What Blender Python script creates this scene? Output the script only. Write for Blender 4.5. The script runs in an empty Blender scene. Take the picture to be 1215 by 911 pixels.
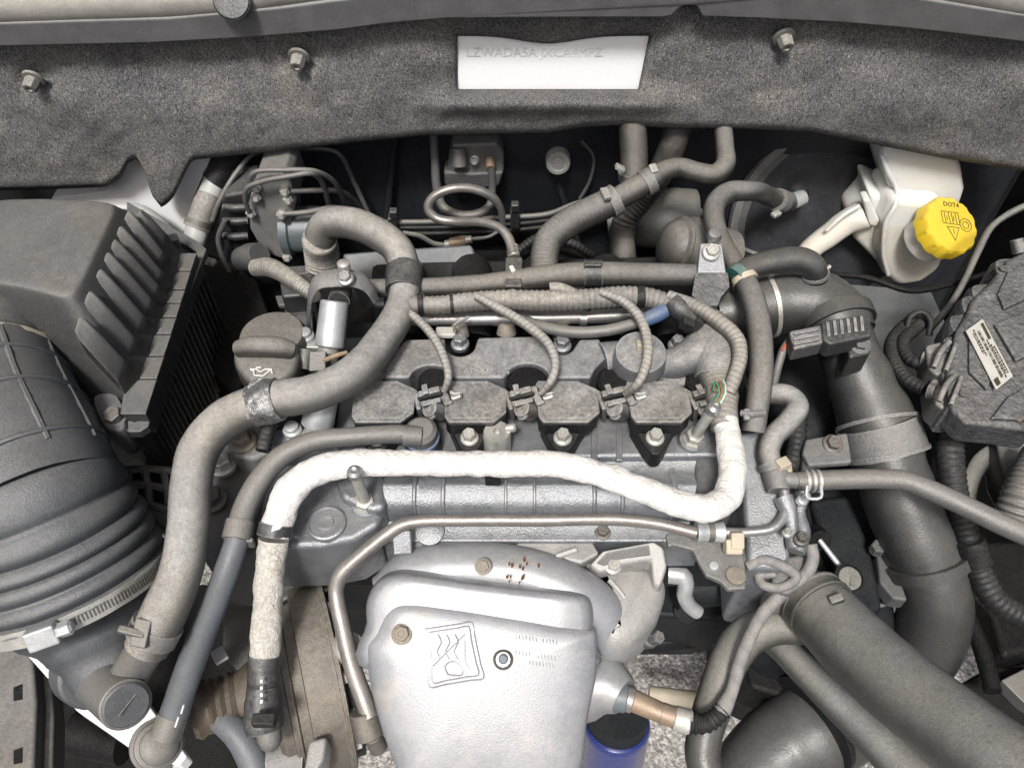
import bpy, bmesh, math, random
from mathutils import Vector, Matrix, noise
random.seed(7)
SC = bpy.context.scene
COL = SC.collection
R = math.radians
# ------------------------------------------------------------------ camera
PW, PH, FPX = 1215.0, 911.0, 953.0          # photograph size and focal length in its pixels
PITCH = R(50)
CAM = Vector((0, -0.476, 0.567))
cam_d = bpy.data.cameras.new('camera'); cam = bpy.data.objects.new('camera', cam_d); COL.objects.link(cam)
cam.location = CAM; cam.rotation_euler = (R(90) - PITCH, 0, 0)
cam_d.sensor_width = 36; cam_d.lens = 36 * FPX / PW; cam_d.clip_start = 0.01; cam_d.clip_end = 200
SC.camera = cam
# ------------------------------------------------------------------ light
SUN_EL, SUN_AZ = R(57), R(192)               # azimuth of the sun, clockwise from +Y
wd = bpy.data.worlds.new('World'); SC.world = wd; wd.use_nodes = True
wn = wd.node_tree.nodes; wl = wd.node_tree.links
sky = wn.new('ShaderNodeTexSky'); sky.sky_type = 'NISHITA'; sky.sun_disc = False
sky.sun_elevation = SUN_EL; sky.sun_rotation = SUN_AZ; sky.dust_density = 6.0; sky.air_density = 0.8; sky.ozone_density = 0.6
wl.new(sky.outputs[0], wn['Background'].inputs[0]); wn['Background'].inputs[1].default_value = 0.05
sd = bpy.data.lights.new('sun', 'SUN'); sd.energy = 1.5; sd.angle = R(10); sd.color = (1, .985, .965)
sun = bpy.data.objects.new('sun', sd); COL.objects.link(sun)
sdir = Vector((math.sin(SUN_AZ) * math.cos(SUN_EL), math.cos(SUN_AZ) * math.cos(SUN_EL), math.sin(SUN_EL)))
sun.rotation_euler = sdir.to_track_quat('Z', 'Y').to_euler(); sun.location = (0, -1, 3)
SC.view_settings.view_transform = 'Standard'; SC.view_settings.look = 'None'
SC.view_settings.exposure = 1.3; SC.view_settings.gamma = 1
SC.cycles.max_bounces = 6
# ------------------------------------------------------------------ pixel -> place
FWD = Vector((0, math.cos(PITCH), -math.sin(PITCH))); UP = Vector((0, math.sin(PITCH), math.cos(PITCH)))
def Y(v): return ('y', v)
def W(px, py, z):
    """point seen at px,py that lies at height z (or on the plane y with Y(v)); and metres per pixel there"""
    d = FWD + Vector((1, 0, 0)) * ((px - PW / 2) / FPX) + UP * ((PH / 2 - py) / FPX)
    if not isinstance(z, tuple): t = (z - CAM.z) / d.z
    elif z[0] == 'y': t = (z[1] - CAM.y) / d.y
    else: t = (z[2] - z[1].dot(CAM)) / z[1].dot(d)      # ('plane', normal, offset)
    return CAM + d * t, t / FPX
def P(px, py, z): return W(px, py, z)[0]
def K(px, py, z): return W(px, py, z)[1]
# ------------------------------------------------------------------ mesh collecting
class MB:
    def __init__(s): s.v = []; s.f = []; s.uv = []
    def add(s, vs, fs, uvs=None):
        n = len(s.v); s.v += [Vector(v) for v in vs]
        s.f += [tuple(i + n for i in f) for f in fs]
        s.uv += uvs if uvs else [None] * len(fs)
        return s
    def tube(s, pts, rad, seg=16, cap=True, flat=1.0, flatdir=None):
        n = len(pts); T = []
        for i in range(n):
            a, b = pts[max(i - 1, 0)], pts[min(i + 1, n - 1)]
            d = b - a; T.append(d.normalized() if d.length > 1e-9 else Vector((0, 0, 1)))
        nrm = T[0].orthogonal().normalized()
        if flatdir is not None:
            q = flatdir - T[0] * flatdir.dot(T[0])
            if q.length > 1e-6: nrm = q.normalized()
        vs = []; L = 0; ls = []
        for i in range(n):
            if i:
                nrm = (nrm - T[i] * nrm.dot(T[i])); nrm = nrm.normalized() if nrm.length > 1e-8 else T[i].orthogonal().normalized()
                L += (pts[i] - pts[i - 1]).length
            ls.append(L); bi = T[i].cross(nrm)
            for k in range(seg):
                a = 2 * math.pi * k / seg
                vs.append(pts[i] + (nrm * math.cos(a) * flat + bi * math.sin(a)) * rad[i])
        fs = []; uv = []
        for i in range(n - 1):
            for k in range(seg):
                k2 = (k + 1) % seg
                fs.append((i * seg + k, i * seg + k2, (i + 1) * seg + k2, (i + 1) * seg + k))
                uv.append(((k / seg, ls[i]), ((k + 1) / seg, ls[i]), ((k + 1) / seg, ls[i + 1]), (k / seg, ls[i + 1])))
        if cap:
            fs.append(tuple(range(seg - 1, -1, -1))); uv.append(None)
            fs.append(tuple((n - 1) * seg + k for k in range(seg))); uv.append(None)
        return s.add(vs, fs, uv)
    def lathe(s, o, ax, prof, seg=32, ref=None, scal=None):
        """profile [(r,h)...] turned about axis ax through o"""
        ax = Vector(ax).normalized(); n = Vector(ref) if ref is not None else ax.orthogonal()
        n = (n - ax * n.dot(ax)).normalized(); b = ax.cross(n); vs = []; fs = []
        for r, h in prof:
            for k in range(seg):
                a = 2 * math.pi * k / seg; rr = max(r, 1e-5) * (scal(k) if scal else 1)
                vs.append(o + ax * h + (n * math.cos(a) + b * math.sin(a)) * rr)
        for i in range(len(prof) - 1):
            for k in range(seg):
                k2 = (k + 1) % seg
                fs.append((i * seg + k, i * seg + k2, (i + 1) * seg + k2, (i + 1) * seg + k))
        fs.append(tuple(range(seg - 1, -1, -1))); fs.append(tuple((len(prof) - 1) * seg + k for k in range(seg)))
        return s.add(vs, fs)
    def prism(s, top, ext, taper=1.0):
        n = len(top); top = [Vector(t) for t in top]; c = sum(top, Vector()) / n
        bot = [c + (t - c) * taper + Vector(ext) for t in top]
        nv = Vector()
        for i in range(n): nv += (top[i] - c).cross(top[(i + 1) % n] - c)
        fs = [tuple(range(n)), tuple(range(2 * n - 1, n - 1, -1))] + [(i, i + n, (i + 1) % n + n, (i + 1) % n) for i in range(n)]
        if nv.dot(Vector(ext)) > 0: fs = [tuple(reversed(f)) for f in fs]
        return s.add(top + bot, fs)
    def loft(s, rings, cap=True):
        n = len(rings[0]); vs = [p for r in rings for p in r]; fs = []
        for i in range(len(rings) - 1):
            for k in range(n):
                k2 = (k + 1) % n
                fs.append((i * n + k, i * n + k2, (i + 1) * n + k2, (i + 1) * n + k))
        if cap:
            fs.append(tuple(range(n - 1, -1, -1))); fs.append(tuple((len(rings) - 1) * n + k for k in range(n)))
        return s.add(vs, fs)
    def build(s, name, m, parent=None, bevel=0, seg=2, sharp=38, solid=0, sub=0, fixn=False):
        me = bpy.data.meshes.new(name)
        if parent is None:
            mn = [min(v[i] for v in s.v) for i in range(3)]; mx = [max(v[i] for v in s.v) for i in range(3)]
            loc = Vector(((mn[0] + mx[0]) / 2, (mn[1] + mx[1]) / 2, mn[2]))
        else: loc = Vector(parent.get('_w', (0, 0, 0)))
        me.from_pydata([v - loc for v in s.v], [], s.f)
        if any(u for u in s.uv):
            lay = me.uv_layers.new(name='UVMap'); i = 0
            for f, u in zip(s.f, s.uv):
                for j in range(len(f)):
                    lay.data[i].uv = u[j] if u else (0, 0); i += 1
        if fixn:
            bm = bmesh.new(); bm.from_mesh(me); bmesh.ops.recalc_face_normals(bm, faces=bm.faces); bm.to_mesh(me); bm.free()
        me.polygons.foreach_set('use_smooth', [True] * len(me.polygons))
        if not bevel and not sub: me.set_sharp_from_angle(angle=R(sharp))
        me.materials.append(M[m] if isinstance(m, str) else m)
        o = bpy.data.objects.new(name, me); COL.objects.link(o)
        if parent is None: o.location = loc
        else: o.parent = parent
        o['_w'] = tuple(loc)
        if solid:
            md = o.modifiers.new('solid', 'SOLIDIFY'); md.thickness = solid; md.offset = -1
        if bevel:
            md = o.modifiers.new('bevel', 'BEVEL'); md.width = bevel; md.segments = seg; md.limit_method = 'ANGLE'; md.angle_limit = R(32); md.harden_normals = True
        if sub:
            md = o.modifiers.new('sub', 'SUBSURF'); md.levels = sub; md.render_levels = sub
        return o
def tag(o, label, cat, group=None, kind=None):
    o['label'] = label
    if cat: o['category'] = cat
    if group: o['group'] = group
    if kind: o['kind'] = kind
    return o
def thing(name, label, cat, loc, group=None):
    o = bpy.data.objects.new(name, None); COL.objects.link(o); o.location = loc; o['_w'] = tuple(loc); o.empty_display_size = .02
    return tag(o, label, cat, group)
def struct(o): o['kind'] = 'structure'; return o
# ------------------------------------------------------------------ curves
def spline(pts, step=.004):
    """non-uniform Catmull-Rom through [(Vector, r)...]"""
    n = len(pts)
    if n == 2:
        m = max(2, int((pts[1][0] - pts[0][0]).length / step)); out = [(pts[0][0].lerp(pts[1][0], i / m), pts[0][1] + (pts[1][1] - pts[0][1]) * i / m) for i in range(m + 1)]
        return [o[0] for o in out], [o[1] for o in out]
    q = [(pts[0][0] * 2 - pts[1][0], pts[0][1])] + list(pts) + [(pts[-1][0] * 2 - pts[-2][0], pts[-1][1])]
    P_, R_ = [], []
    for i in range(1, n):
        p0, p1, p2, p3 = [a[0] for a in q[i - 1:i + 3]]; r1, r2 = q[i][1], q[i + 1][1]
        d0, d1, d2 = [max((b - a).length, 1e-6) ** .5 for a, b in ((p0, p1), (p1, p2), (p2, p3))]
        m1 = ((p1 - p0) / d0 - (p2 - p0) / (d0 + d1) + (p2 - p1) / d1) * d1
        m2 = ((p2 - p1) / d1 - (p3 - p1) / (d1 + d2) + (p3 - p2) / d2) * d1
        m = max(2, int((p2 - p1).length / step))
        for k in range(m + (1 if i == n - 1 else 0)):
            t = k / m; t2 = t * t; t3 = t2 * t
            P_.append(p1 * (2 * t3 - 3 * t2 + 1) + m1 * (t3 - 2 * t2 + t) + p2 * (-2 * t3 + 3 * t2) + m2 * (t3 - t2))
            s_ = t * t * (3 - 2 * t); R_.append(r1 + (r2 - r1) * s_)
    return P_, R_
def path(spec):
    out = []
    for px, py, z, w in spec:
        p, k = W(px, py, z); out.append((p, w * k / 2))
    return out
def hose(name, m, spec, parent=None, seg=18, step=.005, corr=None, rough=.012, flat=1.0, flatdir=None, seed=0, world=False):
    """spec [(px,py,z,width px)...]; corr=(amplitude, pitch[, from, to]); rough = lumpy radius"""
    pts, rad = spline(spec if world else path(spec), min(step, corr[1] / 6) if corr else step)
    if corr or rough:
        L = 0; tot = sum((pts[i] - pts[i - 1]).length for i in range(1, len(pts)))
        for i in range(len(pts)):
            if i: L += (pts[i] - pts[i - 1]).length
            f = L / tot
            if corr and (len(corr) < 4 or corr[2] <= f <= corr[3]):
                rad[i] *= 1 + corr[0] * math.sin(2 * math.pi * L / corr[1])
            if rough: rad[i] *= 1 + rough * noise.noise(Vector((L * 60 + seed * 9, seed, 0)))
    mb = MB().tube(pts, rad, seg, True, flat, flatdir)
    if rough:
        for i, v in enumerate(mb.v):
            c = pts[i // seg]; d = v - c
            mb.v[i] = c + d * (1 + rough * 1.2 * noise.noise(v * 130 + Vector((seed, 0, 0))))
    return mb.build(name, m, parent)
def band(name, m, a, b, parent, w=1.0, seg=28, lip=0):
    """ring about the line a->b; a,b = (px,py,z,width px)"""
    (p, r1), (q, r2) = path([a, b]); ax = q - p; L = ax.length
    r1 *= w; r2 *= w
    prof = [(r1 * .8, 0), (r1, 0), (r2, L), (r2 * .8, L)]
    if lip: prof = [(r1 * .8, 0), (r1 * (1 + lip), 0), (r1 * (1 + lip), L * .15), (r1, L * .2), (r2, L * .8), (r2 * (1 + lip), L * .85), (r2 * (1 + lip), L), (r2 * .8, L)]
    return MB().lathe(p, ax, prof, seg).build(name, m, parent)
def plate(name, m, out, z, th, parent=None, bevel=.002, taper=1.0, seg=2, ext=None):
    pts = [P(o[0], o[1], o[2] if len(o) > 2 else z) for o in out]
    return MB().prism(pts, ext if ext is not None else (0, 0, -th), taper).build(name, m, parent, bevel=bevel, seg=seg)
def smooth_outline(pts, n=6):
    """closed Catmull-Rom through world points"""
    k = len(pts); out = []
    for i in range(k):
        p0, p1, p2, p3 = pts[i - 1], pts[i], pts[(i + 1) % k], pts[(i + 2) % k]
        for j in range(n):
            t = j / n
            out.append(.5 * ((2 * p1) + (p2 - p0) * t + (2 * p0 - 5 * p1 + 4 * p2 - p3) * t * t + (3 * p1 - p0 - 3 * p2 + p3) * t ** 3))
    return out
def pillow(name, m, out, z, levels, parent=None, n=5, sub=0, smooth=True):
    """rounded slab: outline at height z; levels [(inset m, dz)...] from rim to top"""
    pts = [P(o[0], o[1], o[2] if len(o) > 2 else z) for o in out]
    if smooth: pts = smooth_outline(pts, n)
    k = len(pts); c = sum(pts, Vector()) / k; area = Vector()
    for i in range(k): area += (pts[i] - c).cross(pts[(i + 1) % k] - c)
    if area.z < 0: pts.reverse(); area = -area
    nr = []
    for i in range(k):
        t = pts[(i + 1) % k] - pts[i - 1]; nn = Vector((-t.y, t.x, 0)); nn = nn.normalized() if nn.length > 1e-9 else Vector((1, 0, 0)); nn.z = -(area.x * nn.x + area.y * nn.y) / area.z; nr.append(nn)
    rings = [[p + q * ins + Vector((0, 0, dz)) for p, q in zip(pts, nr)] for ins, dz in levels]
    return MB().loft(rings).build(name, m, parent, sharp=50)
def cyl(name, m, a, b, parent=None, seg=28, bev=.08, world=False):
    (p, r1), (q, r2) = (a, b) if world else path([a, b]); ax = q - p; L = ax.length; e = min(r1, r2) * bev
    return MB().lathe(p, ax, [(r1 - e, 0), (r1, e), (r2, L - e), (r2 - e, L)], seg).build(name, m, parent)
def bolt(m, px, py, z, wpx, parent, ax=(0, 0, 1), h=None, name='bolt', washer=True):
    """flanged hexagon bolt whose washer face sits at px,py,z"""
    p, k = W(px, py, z); r = wpx * k / 2; h = h or r * .9; mb = MB(); ax = Vector(ax).normalized()
    hx = 0.74 if washer else 1
    prof = [(r * .98, -.002), (r, h * .18), (r * .86, h * .3), (r * .80, h * .32)] if washer else [(r * .9, -.002), (r * .9, 0)]
    mb.lathe(p, ax, prof, 24)
    mb.lathe(p + ax * (h * .3 if washer else 0), ax, [(r * hx, 0), (r * hx, h * .62), (r * hx * .86, h * .72), (r * hx * .5, h * .72), (r * hx * .42, h * .64)], 6)
    return mb.build(name, m, parent, sharp=30)
def boxm(c, size, rot=None):
    x, y, z = [s / 2 for s in size]; m = rot or Matrix.Identity(3)
    v = [Vector(c) + m @ Vector((a * x, b * y, d * z)) for d in (-1, 1) for a, b in ((-1, -1), (1, -1), (1, 1), (-1, 1))]
    return v, [(3, 2, 1, 0), (4, 5, 6, 7), (0, 1, 5, 4), (1, 2, 6, 5), (2, 3, 7, 6), (3, 0, 4, 7)]
def frame(ax, up=(0, 0, 1)):
    """matrix whose x is ax, z close to up"""
    x = Vector(ax).normalized(); z = Vector(up); z = (z - x * z.dot(x)).normalized(); y = z.cross(x)
    return Matrix((x, y, z)).transposed()
def block(name, m, a, b, w, h, parent=None, bevel=.0015, up=(0, 0, 1)):
    """box between two pixel points a,b=(px,py,z), w px wide across, h metres thick, its top through a,b"""
    p, k = W(*a); q = P(*b); fr = frame(q - p, up); c = (p + q) / 2 - fr.col[2] * h / 2
    return MB().add(*boxm(c, ((q - p).length, w * k, h), fr)).build(name, m, parent, bevel=bevel)
def copy_tree(o, parent=None, off=None):
    c = o.copy(); COL.objects.link(c); c.parent = parent
    if off is not None: c.location = o.location + off; c['_w'] = tuple(Vector(o['_w']) + off)
    for ch in [x for x in bpy.data.objects if x.parent == o]: copy_tree(ch, c)
    return c
def text_mesh(name, s, m, parent, o, xd, yd, size, ext=.0002):
    """flat lettering: o = lower left corner, xd / yd = reading and up directions"""
    cu = bpy.data.curves.new(name, 'FONT'); cu.body = s; cu.size = size; cu.extrude = ext; cu.resolution_u = 2
    ob = bpy.data.objects.new(name, cu); COL.objects.link(ob); dg = bpy.context.evaluated_depsgraph_get()
    me = bpy.data.meshes.new_from_object(ob.evaluated_get(dg)); bpy.data.objects.remove(ob)
    xd = Vector(xd).normalized(); yd = Vector(yd); yd = (yd - xd * yd.dot(xd)).normalized(); zd = xd.cross(yd)
    loc = Vector(parent['_w']) if parent else Vector()
    me.transform(Matrix.Translation(Vector(o) - loc) @ Matrix((xd, yd, zd)).transposed().to_4x4())
    me.name = name; me.materials.clear(); me.materials.append(M[m]); t = bpy.data.objects.new(name, me); COL.objects.link(t); t.parent = parent
    return t
# ------------------------------------------------------------------ materials
M = {}
DUST = (.31, .306, .292)
def mk(name):
    m = bpy.data.materials.new(name); m.use_nodes = True; M[name] = m
    return m, m.node_tree.nodes, m.node_tree.links, m.node_tree.nodes['Principled BSDF']
def nz(N, L, vec, scale, detail=5, rough=.6, dist=0):
    n = N.new('ShaderNodeTexNoise'); n.inputs['Scale'].default_value = scale; n.inputs['Detail'].default_value = detail
    n.inputs['Roughness'].default_value = rough; n.inputs['Distortion'].default_value = dist
    if vec is not None: L.new(vec, n.inputs['Vector'])
    return n.outputs['Fac']
def mr(N, L, v, a, b, c=0, d=1, smooth=False):
    n = N.new('ShaderNodeMapRange'); n.inputs[1].default_value = a; n.inputs[2].default_value = b; n.inputs[3].default_value = c; n.inputs[4].default_value = d
    if smooth: n.interpolation_type = 'SMOOTHSTEP'
    L.new(v, n.inputs[0]); return n.outputs[0]
def mth(N, L, op, a, b=None):
    n = N.new('ShaderNodeMath'); n.operation = op
    for i, x in enumerate((a, b)):
        if x is None: continue
        if isinstance(x, (int, float)): n.inputs[i].default_value = x
        else: L.new(x, n.inputs[i])
    return n.outputs[0]
def mixc(N, L, f, a, b):
    n = N.new('ShaderNodeMix'); n.data_type = 'RGBA'
    for s, x in ((0, f), (6, a), (7, b)):
        if isinstance(x, (int, float)): n.inputs[s].default_value = x
        elif isinstance(x, tuple): n.inputs[s].default_value = (*x, 1)
        else: L.new(x, n.inputs[s])
    return n.outputs[2]
def mat(name, base, rough=.55, metal=0, dust=.0, dustcol=DUST, var=.2, vscale=35, bump=.3, bscale=420, spots=None, spotcol=(.02, .02, .02), spotamt=.5, sss=0, coat=0, pattern=None, spec=.5, grain=.45, bdist=.002, mott=1.0, edge=0, speck=.16, patcol=.4):
    hs_ = sum(ord(c_) * (i_ + 3) for i_, c_ in enumerate(name)) % 97 / 97
    m, N, L, B = mk(name)
    tc = N.new('ShaderNodeTexCoord'); ob = N.new('ShaderNodeNewGeometry').outputs['Position']
    n1 = nz(N, L, ob, vscale, 8, .65)
    lo = tuple(c * (1 - var) for c in base); hi = tuple(min(1, c * (1 + var)) for c in base)
    col = mixc(N, L, mr(N, L, n1, .3, .7), lo, hi)
    gr = nz(N, L, ob, 1300, 2, .7)
    if spots:
        n3 = nz(N, L, ob, spots, 4, .7, .4)
        col = mixc(N, L, mth(N, L, 'MULTIPLY', mr(N, L, n3, .56, .66), spotamt), col, spotcol)
    rgh = mr(N, L, n1, .3, .7, max(0, rough - .1), min(1, rough + .12))
    met = metal
    if dust:
        ge = N.new('ShaderNodeNewGeometry'); sx = N.new('ShaderNodeSeparateXYZ'); L.new(ge.outputs['Normal'], sx.inputs[0])
        up = mr(N, L, sx.outputs[2], .08, .98, .05, 1, True)
        n2 = nz(N, L, ob, 12 + 22 * hs_, 10, .72); n4 = nz(N, L, ob, 260, 4, .7)
        n5 = nz(N, L, ob, 60 + 110 * ((hs_ * 7) % 1), 6, .7, .5)
        pat = mth(N, L, 'MULTIPLY', mth(N, L, 'MULTIPLY', mr(N, L, n2, .36, .62, 1 - .55 * mott, 1), mr(N, L, n4, .34, .60, 1 - .5 * mott, 1)), mr(N, L, n5, .36, .56, 1 - .28 * mott, 1))
        df = mth(N, L, 'MULTIPLY', mth(N, L, 'MULTIPLY', up, pat), dust)
        tan = (min(.8, dustcol[0] * 1.03), dustcol[1] * .985, dustcol[2] * .90)
        col = mixc(N, L, df, col, mixc(N, L, mr(N, L, nz(N, L, ob, 9, 4, .6), .42, .62), dustcol, tan))
        rgh = mth(N, L, 'ADD', rgh, mth(N, L, 'MULTIPLY', df, .16))
        if metal: met = mth(N, L, 'MULTIPLY', mth(N, L, 'SUBTRACT', 1.0, df), metal)
    if edge:                                # rubbed, dusty edges, with bright edge highlights painted in
        ge2 = N.new('ShaderNodeNewGeometry'); bv = N.new('ShaderNodeBevel'); bv.samples = 4; bv.inputs['Radius'].default_value = .0022
        vm = N.new('ShaderNodeVectorMath'); vm.operation = 'DOT_PRODUCT'; L.new(bv.outputs[0], vm.inputs[0]); L.new(ge2.outputs['Normal'], vm.inputs[1])
        ef = mth(N, L, 'MULTIPLY', mr(N, L, vm.outputs['Value'], .99, .80, 0, edge), mr(N, L, nz(N, L, ob, 150, 5, .7), .35, .6))
        col = mixc(N, L, ef, col, tuple(min(.75, c * 1.5 + .1) for c in dustcol))
    if dust and speck: col = mixc(N, L, mth(N, L, 'MULTIPLY', mr(N, L, nz(N, L, ob, 900, 2, .6), .60, .70), speck), col, tuple(min(.8, c * 1.35) for c in dustcol))
    if grain: col = mixc(N, L, mth(N, L, 'MULTIPLY', mr(N, L, gr, .45, .68), grain), col, tuple(c * .25 for c in base))
    L.new(rgh, B.inputs['Roughness'])
    if isinstance(met, (int, float)): B.inputs['Metallic'].default_value = met
    else: L.new(met, B.inputs['Metallic'])
    B.inputs['Specular IOR Level'].default_value = spec
    if sss:
        B.inputs['Subsurface Weight'].default_value = sss; B.inputs['Subsurface Radius'].default_value = (.02, .018, .014); B.inputs['Subsurface Scale'].default_value = 1
    if coat: B.inputs['Coat Weight'].default_value = coat; B.inputs['Coat Roughness'].default_value = .1
    h = nz(N, L, ob, bscale, 4, .65)
    if pattern:
        uv = tc.outputs['UV']; mp = N.new('ShaderNodeMapping'); L.new(uv, mp.inputs[0])
        if pattern[0] == 'braid':
            mp.inputs['Scale'].default_value = (pattern[1], pattern[2], 1)
            outs = []
            for sg in (1, -1):
                sp = N.new('ShaderNodeSeparateXYZ'); L.new(mp.outputs[0], sp.inputs[0])
                a = mth(N, L, 'ADD', sp.outputs[0], mth(N, L, 'MULTIPLY', sp.outputs[1], sg))
                outs.append(mth(N, L, 'SINE', mth(N, L, 'MULTIPLY', a, 2 * math.pi)))
            pt = mth(N, L, 'MAXIMUM', outs[0], outs[1])
        elif pattern[0] == 'wrap':          # tape wound round at a slant
            sp = N.new('ShaderNodeSeparateXYZ'); L.new(uv, sp.inputs[0])
            a = mth(N, L, 'ADD', sp.outputs[0], mth(N, L, 'MULTIPLY', sp.outputs[1], pattern[1]))
            pt = mth(N, L, 'FRACT', mth(N, L, 'ADD', a, mth(N, L, 'MULTIPLY', n1, .3)))
        else:                               # wrinkled along the length
            mp.inputs['Scale'].default_value = (pattern[1], pattern[2], 1)
            pt = nz(N, L, mp.outputs[0], 1, 5, .6, 1.2)
        mm = N.new('ShaderNodeMix'); mm.data_type = 'RGBA'; mm.blend_type = 'MULTIPLY'; mm.inputs[0].default_value = 1.0
        L.new(col, mm.inputs[6]); gv = N.new('ShaderNodeCombineColor'); vv = mr(N, L, pt, -.4 if pattern[0] == 'braid' else .1, .6, 1 - patcol, 1)
        for c_ in range(3): L.new(vv, gv.inputs[c_])
        L.new(gv.outputs[0], mm.inputs[7]); col = mm.outputs[2]
        h = mth(N, L, 'ADD', mth(N, L, 'MULTIPLY', h, 1 - pattern[3]), mth(N, L, 'MULTIPLY', pt, pattern[3]))
    L.new(col, B.inputs['Base Color'])
    bp = N.new('ShaderNodeBump'); bp.inputs['Strength'].default_value = bump; bp.inputs['Distance'].default_value = bdist
    L.new(h, bp.inputs['Height']); L.new(bp.outputs[0], B.inputs['Normal'])
    return m
mat('black_plastic', (0.0182, 0.0196, 0.0217), 0.36, dust=.45, edge=0.55)
mat('dark_plastic', (0.0084, 0.009, 0.0108), .45, dust=.16, spec=.2)
mat('soot', (0.0036, 0.0036, 0.0045), .6, dust=.05, spec=.2)  # near-black for deep parts; the shade of the gaps is put into it
mat('airbox_plastic', (0.028, 0.029, 0.031), 0.36, dust=.52, dustcol=(.36, .358, .345), bump=.45, bscale=900, mott=.45, edge=.3)
mat('duct_rubber', (.046, .054, .064), 0.34, dust=.52, dustcol=(.30, .30, .295), bump=.4, bscale=700, mott=.5)
mat('pipe_rubber', (0.0168, 0.018, 0.0192), 0.34, dust=.36, dustcol=(.29, .283, .262), bump=.2, mott=.4)
mat('hose_dusty', (0.07, 0.0672, 0.0616), 0.52, dust=1.0, dustcol=(.48, .47, .445), bump=.45, pattern=('braid', 44, 420, .25), mott=.6, spots=45, spotcol=(.07, .067, .062), spotamt=.45, patcol=.1)
mat('hose_brown', (0.0325, 0.0306, 0.0279), 0.45, dust=.75, dustcol=(.36, .352, .332), bump=.35, pattern=('braid', 50, 460, .2), mott=.6, spots=16, spotcol=(.17, .12, .075), spotamt=.35, patcol=.15)
mat('hose_grey', (0.09, 0.0915, 0.0922), 0.4, dust=.5, dustcol=(.38, .36, .32), bump=.3, mott=.35)
mat('hose_blue', (0.084, 0.098, 0.1155), .45, dust=.3, bump=.15, mott=.35)
mat('hose_olive', (0.03, 0.03, 0.027), 0.4, dust=.66, dustcol=(.37, .372, .35), bump=.3, mott=.4)
mat('tape', (.18, .17, .155), .85, dust=.8, dustcol=(.46, .42, .35), bump=.7, pattern=('wrap', 95, 0, .75))
mat('conduit', (0.1125, 0.1072, 0.0975), .6, dust=.95, dustcol=(.48, .468, .44), bump=.5, spots=60, spotcol=(.06, .057, .05), spotamt=.5)
mat('conduit_black', (0.009, 0.0095, 0.011), .5, dust=.22, bump=.2, spec=.2)
mat('foil_wrap', (0.74, 0.735, 0.71), .5, dust=.3, dustcol=(.55, .48, .35), var=.08, grain=.1, bdist=.005, bump=.7, bscale=160, pattern=('wrinkle', 9, 150, .7), spots=14, spotcol=(.55, .47, .33), spotamt=.25, patcol=.08)
mat('foil_dirty', (0.6512, 0.6292, 0.572), .55, dust=.3, dustcol=(.6, .54, .42), var=.08, grain=.35, bdist=.004, bump=.9, bscale=200, pattern=('wrinkle', 22, 260, .8), spots=55, spotcol=(.42, .37, .28), spotamt=.5, patcol=.5)
mat('cast_grey', (.28, .298, .322), .34, .65, dust=.32, dustcol=(.40, .385, .35), bump=.4, bscale=600, spots=30, spotcol=(.07, .075, .08), spotamt=.5, mott=.8, edge=0.55)
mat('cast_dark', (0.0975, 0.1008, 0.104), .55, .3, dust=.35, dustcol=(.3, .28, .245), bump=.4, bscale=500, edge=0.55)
mat('cast_shadow', (0.015, 0.018, 0.022), .5, .2, dust=.25, dustcol=(.12, .12, .115), bump=.4, bscale=350, spec=.2)  # dark copy of the cast metal with shade put into the colour
mat('cast_dusty', (0.176, 0.176, 0.172), .5, .25, dust=.5, dustcol=(.39, .382, .36), bump=.5, bscale=450, spots=50, spotcol=(.1, .1, .1), edge=0.55)
mat('cast_bright', (0.384, 0.384, 0.376), .5, .4, dust=.5, dustcol=(.5, .47, .41), bump=.4, bscale=500, spots=60, spotcol=(.25, .24, .22), spotamt=.4, edge=0.55)
mat('shield', (.255, .27, .30), .34, .5, grain=.15, dust=.55, dustcol=(.45, .44, .415), var=.08, bump=.14, bscale=700, spots=9, spotcol=(.5, .45, .37), spotamt=.55, mott=.7)
mat('steel', (.46, .46, .46), .36, .85, dust=.35, dustcol=(.4, .37, .32), bump=.1)
mat('tube_steel', (0.297, 0.2835, 0.27), .38, .7, dust=.5, dustcol=(.42, .38, .32), bump=.15)
mat('zinc', (0.527, 0.527, 0.493), .4, .6, dust=.45, dustcol=(.5, .46, .38), bump=.1)
mat('zinc_pale', (0.561, 0.5865, 0.595), .38, .55, dust=.25, dustcol=(.5, .5, .46), bump=.1)
mat('bolt_dark', (0.119, 0.112, 0.105), .55, .5, dust=.6, dustcol=(.33, .3, .25), bump=.2)
mat('bolt_brown', (.22, .2, .17), .6, .3, dust=.7, dustcol=(.36, .32, .25), bump=.2)
mat('coil_plastic', (0.03, 0.031, 0.034), .4, dust=.95, dustcol=(.43, .425, .41), bump=.35, spots=25, spotcol=(.07, .07, .07), spotamt=.7, edge=0.55)
mat('cover_plastic', (0.0975, 0.102, 0.111), 0.33, dust=.85, dustcol=(.46, .455, .44), bump=.6, edge=0.55, spots=26, spotcol=(.05, .052, .058), spotamt=.5)
mat('connector', (0.042, 0.042, 0.0408), .45, dust=.95, dustcol=(.43, .425, .41), bump=.4, bscale=300, edge=0.55)
mat('wire_tape', (0.1125, 0.1072, 0.096), .65, dust=.95, dustcol=(.48, .468, .44), bump=.5, pattern=('wrap', 210, 0, .6), mott=.6, spots=70, spotcol=(.06, .057, .05), spotamt=.5, patcol=.3)
mat('wire_grey', (0.192, 0.192, 0.196), .7, dust=.5, dustcol=(.4, .38, .34), bump=.6, pattern=('wrap', 70, 0, .7), patcol=.15)
mat('white_paint', (.88, .89, .89), .3, grain=0, dust=.03, var=0.0, bump=.02, coat=.3)
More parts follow.
